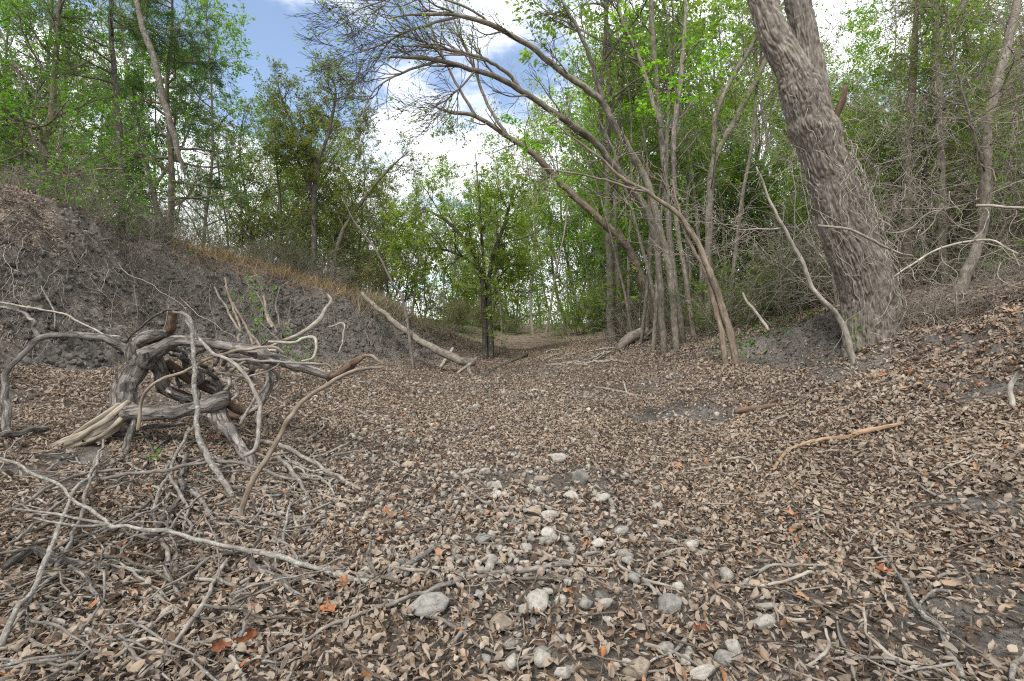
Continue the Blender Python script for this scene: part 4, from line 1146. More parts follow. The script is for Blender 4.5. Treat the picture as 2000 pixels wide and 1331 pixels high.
vine([(640,640,7,2.5),(655,636,7,3),(672,632,7,3),(672,655,6.9,2.5),(660,690,6.8,2)],'small bent root hanging from the bank right of the curling root','vine',6,44,'hanging_root')['category'] = 'root'
for k, (x0, y0, x1, y1, d, hw) in enumerate(((420,560,468,650,5.6,5),(440,545,476,655,5.7,5),(500,570,540,650,5.8,5),(515,580,530,640,5.8,6),(548,560,548,640,6.0,4),(455,590,500,690,5.5,5),(475,650,465,668,5.3,7),(505,690,520,665,5.2,5),(480,640,520,690,5.2,5),(500,660,455,690,5.2,6))):
    vine([(x0, y0, d, hw * .6), ((x0 + x1) / 2 + r.normal() * 8, (y0 + y1) / 2, d - .1, hw * .8), (x1, y1, d - .35, hw * .7)], 'grey root stem in the bundle leaning on the bank behind the stump', ('grey', 'brown')[k % 2], 7, 100 + k, 'leaning_root')
for o in list(COL.objects):
    if o.name.startswith('leaning_root'): o['category'] = 'root'; o['group'] = 'bundle of root stems behind the stump'
# roots hanging down the face of the left bank
for k in range(170):
    px = r.uniform(0, 860); t = px / 860
    top = np.interp(px, [0,200,380,530,640,760,870], [400,455,510,550,580,612,652]); bot = np.interp(px, [0,380,640,870], [695,682,685,692])
    py = top + (bot - top) * r.uniform(.02, .75)
    g = G(px, py); d0 = g[1]
    L = r.uniform(.4, 1.5); rad = r.uniform(.002, .0055)
    pts = [np.r_[g + (0, .05, .02), rad]]
    x, y, z = g
    dx = r.normal(0, .5); dyy = -.75
    for j in range(6):
        x += dx * L / 6 + r.normal() * .02; y += dyy * L / 6 + r.normal() * .01; z -= L / 6 * r.uniform(.5, 1)
        z = max(z, Hs(x, y) + .02)
        pts.append(np.r_[x, y, z, rad * (1 - .09 * j)])
    o = solid('hanging_root', np.array(pts), ('vine', 'twig', 'twig')[k % 3], None, 5, 4, .1, .015, k, origin=g, label='thin pale root hanging down the bare face of the left bank', cat='root', group='thin roots hanging on the left bank')
    o.location = g
# fine root hairs
t = TB()
for k in range(4200):
    px = r.uniform(-60, 880)
    top = np.interp(px, [0,200,380,530,640,760,870], [400,455,510,550,580,612,652]); bot = np.interp(px, [0,380,640,870], [690,680,680,690])
    g = G(px, top + (bot - top) * r.beta(1.3, 1.6))
    L = r.uniform(.05, .22); d = np.array([r.normal(0, .5), -.35, -.8 + r.normal(0, .3)])
    q = [g]
    d[1] = -.8
    for j in range(3):
        w_ = q[-1] + d * L / 3 + r.normal(size=3) * .012
        w_[2] = max(w_[2], Hs(w_[0], w_[1]) + .004)
        q.append(w_)
    t.add(np.array(q), [.003, .0026, .002, .001], 3)
link('root_hairs', t.mesh('root_hairs', M['twig']), None, 'fine root hairs matted over the left bank face', 'root hairs', kind='stuff')

# ------------------------------------------------------------------ growing trees
def unit(v):
    return v / (np.linalg.norm(v) + 1e-9)
def grow(r, start, d, L, n, wobble, trop, r0, r1):
    p = np.array(start, float); d = unit(np.array(d, float)); out = [np.r_[p, r0]]
    for k in range(1, n):
        d = unit(d + r.normal(size=3) * wobble + np.array([0, 0, trop]))
        p = p + d * L / (n - 1)
        out.append(np.r_[p, r0 + (r1 - r0) * k / (n - 1)])
    return np.array(out)
def ramify(r, path, lvl, cfg, out, leaves, plen=None):
    """side shoots of one limb; out[lvl] collects rows x,y,z,r"""
    if lvl >= len(cfg['n']): return
    seg = np.linalg.norm(np.diff(path[:, :3], axis=0), axis=1); L = seg.sum(); cum = np.r_[0, np.cumsum(seg)] / L
    nn = max(1, int(round(cfg['n'][lvl] * r.uniform(.75, 1.25))))
    t0 = cfg['t0'][lvl]
    for k in range(nn):
        t = t0 + (1 - t0) * (k + r.random()) / nn
        i = min(len(path) - 2, int(np.searchsorted(cum, t) - 1)); i = max(i, 0)
        f = (t - cum[i]) / max(1e-6, cum[i + 1] - cum[i])
        q = path[i] * (1 - f) + path[i + 1] * f
        tan = unit(path[i + 1, :3] - path[i, :3])
        perp = r.normal(size=3); perp -= perp.dot(tan) * tan; perp = unit(perp)
        if 'bias' in cfg: perp = unit(perp + np.array(cfg['bias']))
        a = math.radians(cfg['ang'][lvl] * r.uniform(.7, 1.3))
        d = tan * math.cos(a) + perp * math.sin(a)
        cl = cfg['len'][lvl] * r.uniform(.55, 1.25) * (1 - cfg.get('taper', .5) * t if lvl == 0 else 1 - .4 * t)
        if cfg.get('abs'): pass
        cr = max(cfg['rmin'], min(q[3] * .62, cfg['r'][lvl]))
        npt = (7, 5, 4)[min(lvl, 2)]
        c = grow(r, q[:3], d, cl, npt, cfg['wob'], cfg['trop'][lvl], cr, max(cfg['rmin'] * .7, cr * .35))
        out[lvl].append(c)
        last = lvl == len(cfg['n']) - 1
        if last and cfg['nl'] > 0 or (lvl == len(cfg['n']) - 2 and cfg['nl'] > 0 and r.random() < .4):
            m = r.poisson(cfg['nl'])
            cc = r.uniform(.25, 1.0, 3); u = np.clip(cc[r.integers(0, 3, m)] + r.normal(0, .07, m), 0, 1) * (npt - 1) * .999; ii_ = np.minimum(u.astype(int), npt - 2); ff = (u - ii_)[:, None]
            pp = c[ii_, :3] * (1 - ff) + c[ii_ + 1, :3] * ff + r.normal(size=(m, 3)) * cfg['jit']
            dd = unit(c[-1, :3] - c[0, :3])
            leaves.append(np.c_[pp, np.repeat(dd[None] + perp[None] * .2, m, 0), np.full(m, r.normal(.5, .22))])
        ramify(r, c, lvl + 1, cfg, out, leaves)
def tubes_mesh(name, paths, mat, sides, origin=None, rough=0, per=0):
    t = TB()
    for p_ in paths:
        c = catmull(p_, per) if per else p_
        t.add(c[:, :3], np.maximum(c[:, 3], .0008), sides)
    return t.mesh(name, M[mat], rough=rough, origin=origin)

LEAN_CFG = dict(wob=.16, rmin=.003, jit=.03)
def cfg(n, ln, ang, rr, trop, nl=5, t0=(.35, .15, .1), **kw):
    c = dict(LEAN_CFG); c.update(n=n, len=ln, ang=ang, r=rr, trop=trop, nl=nl, t0=t0); c.update(kw)
    return c

class Kind: pass
def proto(name, seed, height, r0, trunks, conf, barkm, leafm, leafsize, template=LEAF_DIAMOND, lean=.12, flat=.6, crook=.07, twigm='twig', spread=.0):
    r = np.random.default_rng(seed)
    k = Kind(); k.h = height; k.name = name
    tp, out, leaves = [], [[], [], []], []
    for j in range(trunks):
        a = r.uniform(0, 6.28)
        base = np.array([math.cos(a), math.sin(a), 0]) * (r0 * 1.6 if trunks > 1 else 0) - np.array([0, 0, .25])
        d = np.array([math.cos(a) * (lean + spread), math.sin(a) * (lean + spread), 1])
        p_ = grow(r, base, d, height * r.uniform(.85, 1.08) * (1 if j == 0 else r.uniform(.6, .95)), 12, crook, .03, r0 * (1 if j == 0 else r.uniform(.5, .9)), r0 * .12)
        p_[0, 3] *= 1.35
        tp.append(p_); ramify(r, p_, 0, conf, out, leaves)
    k.meshes = []
    for p_ in tp:
        k.meshes.append(('trunk', tubes_mesh('trunk', [p_], barkm, 8, rough=.12, per=2), False))
    k.meshes.append(('branches', tubes_mesh('branches', out[0], barkm, 5), True))
    fine = out[1] + out[2]
    if fine: k.meshes.append(('twigs', tubes_mesh('twigs', fine, twigm, 3), True))
    if leaves:
        lv = np.vstack(leaves)
        k.meshes.append(('crown', leaves_mesh('crown', lv[:, :3], leafsize, M[leafm], template, flat, seed, lv[:, 3:6], lv[:, 6]), True))
        k.nl = len(lv)
    return k
def place(k, px, depth, label, cat, group=None, name=None, height=None, pos=None, rz=None, rr=random):
    if pos is None:
        x = (px - 1000) / F * depth; y = depth
    else: x, y = pos
    o = thing(name or k.name, label, cat, (x, y, Hs(x, y) - .03), group)
    s = (height / k.h) if height else rr.uniform(.85, 1.15)
    o.scale = (s * rr.uniform(.85, 1.15), s * rr.uniform(.85, 1.15), s)
    o.rotation_euler = (rr.uniform(-.06, .06), rr.uniform(-.06, .06), rr.uniform(0, 6.28) if rz is None else rz)
    for nm, me, st_ in k.meshes:
        c = link(nm, me, o)
        if st_: c['kind'] = 'stuff'
    return o

leafy = [proto('leafy_tree', 401 + i, 11, .075, 1, cfg((17, 7, 5), (2.6, 1.1, .5), (55, 45, 45), (.026, .009, .004), (.06, .02, .0), 11, (.14, .15, .1)), 'grey', 'leaf_green', .085, LEAF_DIAMOND) for i in range(3)]
spring = [proto('spring_tree', 411 + i, 9, .06, 1 + i % 2, cfg((16, 8, 5), (2.3, 1.0, .45), (60, 48, 45), (.022, .008, .004), (.05, .01, -.02), 14, (.10, .15, .1), jit=.05), 'grey', 'leaf_spring', .085, LEAF_DIAMOND, flat=.7, spread=.12) for i in range(3)]
olive = [proto('olive_leaved_tree', 421 + i, 7, .06, 2 + i % 2, cfg((12, 8, 5), (1.9, .8, .38), (55, 50, 45), (.022, .008, .004), (.05, .02, .0), 10, (.12, .15, .1)), 'dark', 'leaf_olive', .062, LEAF_DIAMOND, spread=.25, crook=.12) for i in range(3)]
bare = [proto('bare_tree', 441 + i, 12, .075, 1 + i % 2, cfg((16, 7, 5), (2.4, 1.0, .5), (42, 40, 40), (.04, .010, .004), (.06, .03, .01), .9, (.3, .15, .1)), 'grey', 'leaf_green', .07, spread=.12) for i in range(3)]
juni = [proto('juniper', 461 + i, 6, .07, 1 + i, cfg((26, 7, 4), (1.7, .65, .3), (75, 50, 40), (.028, .008, .003), (.015, .0, -.02), 9, (.08, .2, .1), taper=.75), 'brown', 'leaf_juniper', .14, SPRAY, spread=.1) for i in range(2)]
deadj = [proto('half_dead_juniper', 471 + i, 5.5, .06, 2, cfg((24, 8, 5), (1.5, .7, .35), (75, 55, 50), (.022, .007, .003), (.0, -.02, -.03), 4, (.08, .1, .1), taper=.5, wob=.26), 'brown', 'leaf_dead', .10, SPRAY, spread=.15) for i in range(2)]
shrub = [proto('twiggy_shrub', 481 + i, 2.2, .014, 13, cfg((9, 6), (.8, .36), (40, 45), (.007, .004), (.04, .02), 7, (.15, .1, .1)), 'vine', ('leaf_olive', 'leaf_green', 'leaf_olive')[i], .05, LEAF_DIAMOND, spread=.5, crook=.14) for i in range(3)]
bramble = [proto('bramble_thicket', 491 + i, 2.4, .011, 26, cfg((6, 4), (.8, .35), (45, 45), (.007, .004), (-.05, -.05), .8, (.2, .1, .1), wob=.22), 'vine', 'leaf_olive', .035, LEAF_DIAMOND, spread=.75, crook=.20) for i in range(3)]
pale_bramble = [proto('pale_bramble', 497 + i, 2.0, .010, 16, cfg((5, 2), (.8, .35), (45, 45), (.006, .0035), (-.06, -.05), .3, (.2, .1), wob=.26, rmin=.003), 'twig', 'leaf_olive', .035, LEAF_DIAMOND, spread=.8, crook=.24) for i in range(2)]
tangle = [proto('vine_tangle', 511 + i, 4.5, .012, 18, cfg((10, 6, 3), (1.2, .6, .3), (65, 55, 50), (.008, .005, .004), (-.10, -.08, -.06), 1.0, (.1, .1, .1), wob=.38), 'vine', 'leaf_olive', .04, LEAF_DIAMOND, spread=.28, crook=.22) for i in range(3)]
pole = [proto('slim_pole_tree', 531 + i, 10, .045, 1, cfg((9, 4, 3), (1.3, .6, .35), (45, 40, 40), (.016, .006, .003), (.08, .02, .0), 6, (.25, .15, .1)), 'grey', 'leaf_green', .075, lean=.05) for i in range(2)]

# ------------------------------------------------------------------ background woods
TOPX = [-200,380,425,470,520,560,600,640,690,720,760,800,840,870,900,960,1000,1050,1100,1200,2200]
TOPY = [-260,-160,150,170,130,115,160,130,170,235,262,290,385,270,240,255,190,60,-60,-260,-260]
r = np.random.default_rng(2024)
pr = random.Random(11)
ORD = ['leftmost', 'second from left', 'third from left', 'fourth from left', 'fifth from left', 'sixth from left', 'seventh from left', 'eighth from left', 'ninth from left', 'tenth from left', 'eleventh from left', 'twelfth from left', 'thirteenth from left', 'fourteenth from left', 'fifteenth from left', 'sixteenth from left']
def number(objs, label):
    label = label.replace('big ridged trunk', 'big trunk')
    seen = sorted([(o.location.x / o.location.y, o) for o in objs if abs(o.location.x / o.location.y) < 1.055], key=lambda t: t[0])
    for i, (_, o) in enumerate(seen):
        if len(seen) <= len(ORD) + 1 and len(seen) > 1:
            o['label'] = ('rightmost' if i == len(seen) - 1 else ORD[i]) + ', ' + label
    for o in objs:
        if o not in [s for _, s in seen]:
            o['label'] = label + (', beyond the left edge' if o.location.x < 0 else ', beyond the right edge')
def wood(kinds, n, px0, px1, d0, d1, label, cat, group, hmax, hmin=.55, topoff=(0, 90)):
    made = []
    for i in range(n):
        px = px0 + (px1 - px0) * (i + r.random()) / n
        d = d0 + (d1 - d0) * r.random() ** .8
        x = (px - 1000) / F * d
        if abs(x - .02 * d) < 1.6 and d < 19: continue
        top = np.interp(px, TOPX, TOPY) + r.uniform(*topoff)
        h = CAMZ + (645 - top) / F * d - Hs(x, d)
        h = min(h, hmax * r.uniform(.8, 1.1))
        if h < .6: continue
        k = kinds[int(r.integers(len(kinds)))]
        made.append(place(k, px, d, label, cat, group, height=h, rr=pr))
    number(made, label)
wood(leafy, 12, -260, 400, 9.5, 22, 'spring-green leafy tree standing on top of the left bank', 'tree', 'leafy trees on the left bank', 13)
wood(juni, 3, -150, 330, 9.5, 16, 'dark green juniper on top of the left bank', 'juniper', 'junipers on the left bank', 7)
wood(bare, 6, -200, 420, 9, 16, 'grey mostly bare tree on top of the left bank', 'tree', 'bare trees on the left bank', 12)
wood(spring, 5, -60, 400, 9.5, 16, 'bright yellow-green tree low on the left bank', 'tree', 'yellow-green trees on the left bank', 8)
wood(olive, 13, 425, 840, 14.5, 24, 'olive-leaved many-stemmed tree behind the crest of the left bank', 'tree', 'olive-leaved trees behind the left crest', 8, topoff=(-10, 110))
wood(spring, 6, 460, 800, 18, 30, 'green leafy tree farther back behind the crest of the left bank', 'tree', 'green trees farther behind the left crest', 12, topoff=(20, 130))
wood(bare, 6, 740, 905, 15, 22, 'thin bare tree screening the pale sky left of the bed', 'tree', 'thin bare trees against the pale sky', 7, topoff=(-70, 20))
wood(bare, 5, 430, 740, 15, 26, 'grey bare tree among the olive trees left of the bed', 'tree', 'bare trees left of the bed', 9, topoff=(40, 150))
wood(spring, 16, 870, 1230, 17, 40, 'light yellow-green tree where the bed runs into the woods', 'tree', 'bright green trees at the far bend', 13, topoff=(0, 160))
wood(pole, 16, 940, 1460, 15, 34, 'slim upright grey pole tree beyond the leaning clump', 'tree', 'slim pole trees beyond the leaning clump', 14, topoff=(-60, 120))
wood(bare, 15, 1060, 1500, 13, 34, 'tall bare grey tree behind the leaning clump', 'tree', 'bare trees behind the leaning clump', 15)
wood(spring, 7, 1180, 1560, 14, 32, 'light green tree behind the leaning clump', 'tree', 'light green trees behind the leaning clump', 14)
wood(spring, 9, 1330, 1660, 10, 18, 'bright leafy small tree between the twin-stem tree and the big trunk', 'tree', 'small leafy trees left of the big trunk', 6, topoff=(100, 300))
wood(spring, 11, 1640, 2150, 7.0, 13, 'light green small tree in the thicket behind the big trunk', 'tree', 'small green trees behind the big trunk', 6.5, topoff=(100, 300))
wood(juni, 3, 1360, 1640, 8.6, 15, 'green juniper between the twin-stem tree and the big ridged trunk', 'juniper', 'junipers left of the big trunk', 4.6)
wood(deadj, 4, 1600, 2150, 7.2, 14, 'half-dead brown juniper behind the big ridged trunk', 'juniper', 'half-dead junipers behind the big trunk', 6)
wood(bare, 8, 1560, 2250, 9, 22, 'bare grey tree in the tangled woods behind the big ridged trunk', 'tree', 'bare trees behind the big trunk', 13)
wood(leafy, 7, 1640, 2250, 13, 26, 'green tree far behind the big ridged trunk', 'tree', 'green trees behind the big trunk', 13)
wood(tangle, 6, 1600, 2120, 6.6, 11, 'grey leafless vine tangle in the woods behind the big trunk', 'vine tangle', 'vine tangles behind the big trunk', 5.5)
wood(leafy, 26, -300, 2300, 42, 75, 'distant pale green tree closing the view between the nearer trees', 'tree', 'distant trees closing the view', 15, topoff=(60, 220))
wood(bare, 14, -300, 2300, 40, 70, 'distant bare tree closing the view between the nearer trees', 'tree', 'distant bare trees', 14, topoff=(60, 220))
# slim stems leaning out of the clump
made = []
for k in range(16):
    px = 1215 + 215 * (k + r.random()) / 16; d = r.uniform(9, 13.5)
    o = place(pole[k % 2], px, d, '', 'tree', 'slim stems around the leaning clump', 'slim_tree', height=r.uniform(8, 11), rr=pr)
    o.rotation_euler = (r.normal() * .05, -abs(r.normal(.10, .10)), 0); o.scale[0] *= 1.0
    made.append(o)
number(made, 'slim grey stem leaning up around the leaning clump')
# low growth
def low(kinds, n, pxs, dfun, label, cat, group, h0, h1):
    made = []
    for i in range(n):
        px = pxs[0] + (pxs[1] - pxs[0]) * (i + r.random()) / n
        d = dfun(px)
        x = (px - 1000) / F * d
        made.append(place(kinds[int(r.integers(len(kinds)))], px, d, label, cat, group, height=r.uniform(h0, h1), rr=pr))
    number(made, label)
crest = lambda px: float(np.interp(px, [-100,0,200,380,530,640,760,870], [5.6,6.2,7.6,9.5,10.9,11.9,13.2,15])) + r.uniform(.1, 1.1)
low(shrub, 11, (-40, 730), lambda p: crest(p) + r.uniform(.3, 2.5), 'twiggy small-leaved shrub on the crest of the left bank', 'shrub', 'shrubs on the left crest', 1.1, 2.6)
low(bramble, 9, (60, 760), crest, 'thin arching bare brambles along the crest of the left bank', 'bramble', 'brambles on the left crest', .8, 1.9)
low(pale_bramble, 13, (-40, 640), lambda p: crest(p) - r.uniform(.1, .7), 'pale dry bramble stems hanging over the lip of the left bank', 'bramble', 'brambles hanging over the left bank', .6, 1.5)
low(shrub, 13, (870, 1010), lambda p: r.uniform(17, 26), 'green shrub at the far end of the left bank', 'shrub', 'shrubs at the far bend', 1.0, 2.3)
low(shrub, 12, (1120, 1420), lambda p: r.uniform(12, 20), 'twiggy shrub under the leaning clump of trees', 'shrub', 'shrubs under the leaning clump', 1.2, 3.2)
low(bramble, 6, (1250, 1520), lambda p: r.uniform(10, 13), 'dry bramble stems at the foot of the leaning clump', 'bramble', 'brambles at the leaning clump', 1.0, 2.2)
low(pale_bramble, 10, (1560, 2080), lambda p: r.uniform(6.3, 9), 'dry pale bramble thicket on the slope behind the big ridged trunk', 'bramble', 'brambles behind the big trunk', 1.0, 2.4)
low(pale_bramble, 9, (1740, 2020), lambda p: r.uniform(4.9, 5.8), 'pale leafless bramble on the slope at the right edge', 'bramble', 'brambles at the right edge', .6, 1.1)
low(shrub, 8, (1380, 1640), lambda p: r.uniform(7.6, 10), 'green-leaved shrub left of the foot of the big ridged trunk', 'shrub', 'shrubs left of the big trunk', .7, 1.6)

# ------------------------------------------------------------------ traced trees
def traced(name, label, cat, stems, conf, barkm, leafm=None, leafsize=.06, template=LEAF_DIAMOND, seed=0, twigm='twig', base=None, flat=.6, ramify_only=None, ws=.8):
    r_ = np.random.default_rng(seed)
    b = stems[0][0]; o0 = P(b[0], b[1], b[2]); o0[2] = Hs(o0[0], o0[1]) - .05
    t = thing(name, label, cat, o0)
    leaves, fine = [], []
    for k, rows in enumerate(stems):
        path = D(rows); path[:, 3] *= ws
        if k == 0 or rows[0][1] > 560: path[0, 2] = min(path[0, 2], Hs(path[0, 0], path[0, 1]) - .12)
        path[-1, 3] = min(path[-1, 3], .008)
        so_ = solid('trunk' if k == 0 else 'stem', path, barkm, t, 10, 6, .10, .012, seed + k, origin=o0)
        c = catmull(path, 3)
        if ramify_only is None or k in ramify_only:
            out = [[], [], []]
            ramify(r_, c, 0, conf, out, leaves)
            for q in out[0]:
                link('branch', tubes_mesh('branch', [q], barkm, 6, o0, .08, 2), so_)
            fine += out[1] + out[2]
    if fine: link('twigs', tubes_mesh('twigs', fine, twigm, 3, o0), t, kind='stuff')
    if leaves and leafm:
        lv = np.vstack(leaves)
        link('crown', leaves_mesh('crown', lv[:, :3] - o0, leafsize, M[leafm], template, flat, seed, lv[:, 3:6], lv[:, 6]), t, kind='stuff')
    return t, o0

arch = cfg((12, 6, 4), (1.1, .5, .28), (42, 40, 40), (.018, .007, .0035), (.03, .0, -.02), .45, (.35, .15, .1), bias=(-.5, -.1, .1))
clump, co = traced('leaning_clump', 'clump of grey stems arching left over the dry bed, bare and twiggy', 'tree', [
    [(1322,690,8.8,10),(1312,560,8.75,9.5),(1290,450,8.7,10),(1266,364,8.6,10),(1238,308,8.5,9.5),(1196,238,8.3,9),(1175,196,8.2,8.5),(1140,171,8.1,8),(1087,133,7.9,7.5),(1035,91,7.7,7),(965,52,7.4,6.5),(895,30,7.2,5.5),(825,28,7.0,4),(760,36,6.8,2)],
    [(1298,688,8.6,9.5),(1288,540,8.5,9),(1273,437,8.4,10),(1245,385,8.3,9.5),(1203,329,8.1,9),(1157,273,7.9,8.5),(1087,224,7.6,8),(1035,189,7.4,7.5),(982,157,7.2,7),(930,138,7.0,6.5),(860,119,6.8,6),(807,112,6.6,5),(758,112,6.5,2)],
    [(1018,180,7.35,5.5),(1005,160,7.3,5),(986,140,7.2,5),(940,114,7.0,4.5),(853,95,6.8,4),(786,89,6.6,2.5)],
    [(1176,198,8.2,6.5),(1168,161,8.2,6),(1147,98,8.1,5),(1122,45,8.0,4),(1098,3,7.9,3),(1080,-60,7.9,2)],
    [(1338,688,9.2,9),(1312,500,9.2,8.5),(1299,350,9.2,8),(1290,250,9.2,7.5),(1280,130,9.2,7),(1272,0,9.2,6),(1266,-140,9.0,5)],
    [(1360,684,9.4,8),(1340,550,9.4,7),(1318,400,9.4,6.5),(1318,250,9.1,7),(1335,100,9.1,6),(1342,-80,9.1,4)],
    [(860,119,6.8,3.5),(790,140,6.7,3),(740,170,6.6,2),(710,215,6.5,1.2)],
    [(895,32,7.2,3.5),(800,60,7.0,3),(730,95,6.8,2),(680,110,6.7,1)],
    [(965,52,7.4,3.5),(900,10,7.2,3),(800,-10,7.0,2.2),(720,12,6.8,1.6),(660,40,6.7,1)],
    [(1290,250,9.0,6),(1250,120,8.9,5),(1215,40,8.8,4),(1190,-60,8.8,3)],
    [(930,138,7.0,3),(880,190,6.9,2.4),(850,205,6.9,1.5)]],
    arch, 'grey', 'leaf_green', .05, seed=71, twigm='dark', ws=.74)
# bright leafy sprays hanging from the clump
SP = [(1000,232,7.3),(985,225,7.3),(1012,250,7.2),(1040,285,7.2),(1060,290,7.2),(1025,275,7.2),(1080,255,7.4),(1090,350,7.4),(1105,345,7.4),(1075,250,7.3),(1220,50,6.8),(1240,70,6.8),(1225,20,6.8),(1250,100,6.8),(1270,130,6.7),(1300,150,6.6),
      (1330,170,6.5),(1290,190,6.6),(1250,210,6.7),(1270,215,6.7),(1310,195,6.6),(1360,110,6.4),(1390,95,6.3),(1410,105,6.3),(1380,130,6.3),(1420,140,6.2),(1330,150,6.4),(1200,30,6.9),(1260,180,6.7),(1350,190,6.5),(1290,120,6.6),(1345,85,6.4)]
lp_, ld_ = [], []
rq = np.random.default_rng(8)
tw = []
for px, py, d in SP:
    c = P(px, py, d)
    for _ in range(2):
        dv = unit(rq.normal(size=3) * (1, .8, .35))
        q = grow(rq, c - dv * .12, dv, .26, 5, .12, -.03, .003, .0012); tw.append(q)
        for j in range(5):
            for sgn in (-1, 1):
                side = unit(np.cross(dv, (0, 0, 1))) * sgn
                lp_.append(q[j, :3] + rq.normal(size=3) * .012); ld_.append(dv * .5 + side)
link('leafy_sprays', leaves_mesh('leafy_sprays', np.array(lp_) - co, .072, M['leaf_bright'], LEAF_OVAL, .75, 5, np.array(ld_)), clump, kind='stuff')
link('spray_twigs', tubes_mesh('spray_twigs', tw, 'twig', 4, co), clump, kind='stuff')

traced('leaning_tree', 'single bare trunk leaning far left behind the clump, forked and pale at its tip', 'tree', [
    [(1290,665,11.2,14),(1262,570,11.2,13),(1235,500,11.1,12.5),(1206,462,11,12),(1157,416,10.9,11),(1098,360,10.8,10),(1045,304,10.6,9),(996,270,10.5,8),(930,228,10.3,6),(877,219,10.2,4.5),(830,200,10.1,2.5)],
    [(930,228,10.3,5),(900,180,10.2,4),(870,120,10.1,3.5),(845,60,10,3),(820,0,10,2)],
    [(990,265,10.5,5),(950,200,10.4,4.5),(925,130,10.3,4),(895,60,10.2,3),(870,0,10.2,2)]],
    cfg((10, 5, 4), (1.3, .6, .3), (45, 40, 40), (.02, .007, .0035), (.05, .02, 0), 1.2, (.4, .2, .1)), 'brown', 'leaf_green', .05, seed=81, ws=.66)
traced('double_trunk_tree', 'two straight grey trunks side by side left of the clump, by a hollow log', 'tree', [
    [(1196,672,12.5,15),(1192,560,12.5,13),(1188,430,12.5,11),(1186,300,12.5,10),(1190,150,12.5,8),(1182,0,12.5,6),(1180,-140,12.5,4)],
    [(1216,672,12.7,12),(1207,560,12.7,10),(1200,430,12.7,8),(1206,300,12.7,7),(1216,150,12.7,6),(1224,-40,12.7,4)]],
    cfg((13, 6, 4), (1.8, .7, .35), (50, 45, 40), (.03, .008, .004), (.05, .02, 0), 4, (.35, .2, .1)), 'grey', 'leaf_green', .07, seed=91, ws=.62)
traced('twin_stem_tree', 'small tree of two close tan stems leaning left at the edge of the leaves', 'tree', [
    [(1440,722,6.3,12),(1429,665,6.3,11),(1411,600,6.3,10),(1386,530,6.3,9),(1360,470,6.3,8),(1325,420,6.25,7),(1270,378,6.2,5.5),(1215,348,6.15,4.5),(1160,300,6.1,3.2),(1080,240,6.0,2)],
    [(1420,724,6.35,10),(1411,660,6.35,8.5),(1394,590,6.35,7.5),(1374,520,6.35,6.5),(1350,480,6.35,5),(1330,420,6.35,3.5),(1310,350,6.35,2)],
    [(1270,378,6.2,4),(1180,352,6.1,3),(1100,335,6.0,2.2),(1020,330,5.9,1.2)]],
    cfg((6, 4, 3), (.9, .4, .2), (45, 40, 40), (.008, .004, .002), (.03, .01, 0), .6, (.55, .2, .1)), 'brown', 'leaf_green', .05, seed=101, ws=.7)
traced('bank_end_tree', 'vase-shaped many-stemmed tree with reddish base at the end of the left bank', 'tree', [
    [(948,684,13,8),(945,600,13,7.5),(940,530,13,7),(915,480,12.9,6),(870,430,12.8,5),(810,400,12.7,3)],
    [(960,688,13,8.5),(956,600,13,7),(958,520,13,6.5),(985,440,13,5),(1005,370,13,3)],
    [(953,684,13.1,6),(946,540,13.1,5),(936,400,13.1,3.5),(928,290,13.1,1.5)],
    [(940,530,13,4),(900,500,12.8,3.5),(850,485,12.6,2.5),(800,490,12.5,1.5)]],
    cfg((13, 7, 4), (1.9, .8, .35), (60, 50, 45), (.024, .009, .004), (.02, -.01, -.02), 14, (.25, .2, .1)), 'dark', 'leaf_spring', .07, seed=111, twigm='dark', ws=.72)
traced('crooked_bank_tree', 'crooked dark trunk with low branches on the left bank above the stump', 'tree', [
    [(85,412,8.0,12),(83,340,8.0,12),(86,275,8.0,12),(100,220,8.0,10),(108,130,8.0,8),(116,30,8.0,7),(120,-80,8.0,5)],
    [(88,280,8.0,8),(70,245,7.8,6),(35,235,7.6,5),(-10,222,7.4,4)],
    [(86,330,8.0,5),(130,345,7.8,4),(190,330,7.6,3),(240,330,7.5,2)]],
    cfg((14, 6, 4), (1.5, .7, .35), (60, 45, 45), (.022, .008, .004), (.02, .0, 0), 6, (.2, .2, .1)), 'brown', 'leaf_green', .06, seed=121, twigm='dark')
traced('mossy_juniper', 'tall juniper on the left bank with a long dark lichen-crusted limb hanging down', 'juniper', [
    [(238,440,8.6,9),(236,320,8.6,9),(226,180,8.6,8),(216,40,8.6,7),(225,-120,8.5,6),(240,-200,8.4,6)],
    [(240,-190,8.4,6),(258,-80,8.0,7),(271,30,7.7,8),(300,110,7.5,9),(320,200,7.4,9),(345,285,7.3,8),(362,350,7.3,6)]],
    cfg((16, 6, 4), (1.5, .6, .28), (70, 50, 40), (.02, .007, .003), (.0, -.02, -.03), 6, (.45, .2, .1)), 'dark', 'leaf_juniper', .15, SPRAY, seed=131, ramify_only=[0])
traced('forked_olive_tree', 'taller forked tree with a rounded olive-green top behind the left crest', 'tree', [
    [(612,600,14,8),(614,480,14,7),(613,390,14,6.5),(617,325,14,6),(590,270,14,4.5),(560,220,14,3.5),(540,160,14,2)],
    [(617,325,14,5),(642,260,14,4),(655,190,14,3),(650,150,14,2)],
    [(613,390,14,4.5),(580,310,14,3.5),(545,270,14,2.5)],
    [(640,600,14.2,7),(660,480,14.2,6),(690,420,14.2,5),(725,370,14.2,4),(760,330,14.2,3),(800,295,14.2,1.5)]],
    cfg((14, 7, 5), (1.2, .6, .3), (55, 50, 45), (.02, .008, .004), (.03, .0, 0), 9, (.3, .2, .1)), 'dark', 'leaf_olive', .055, seed=141, twigm='dark')
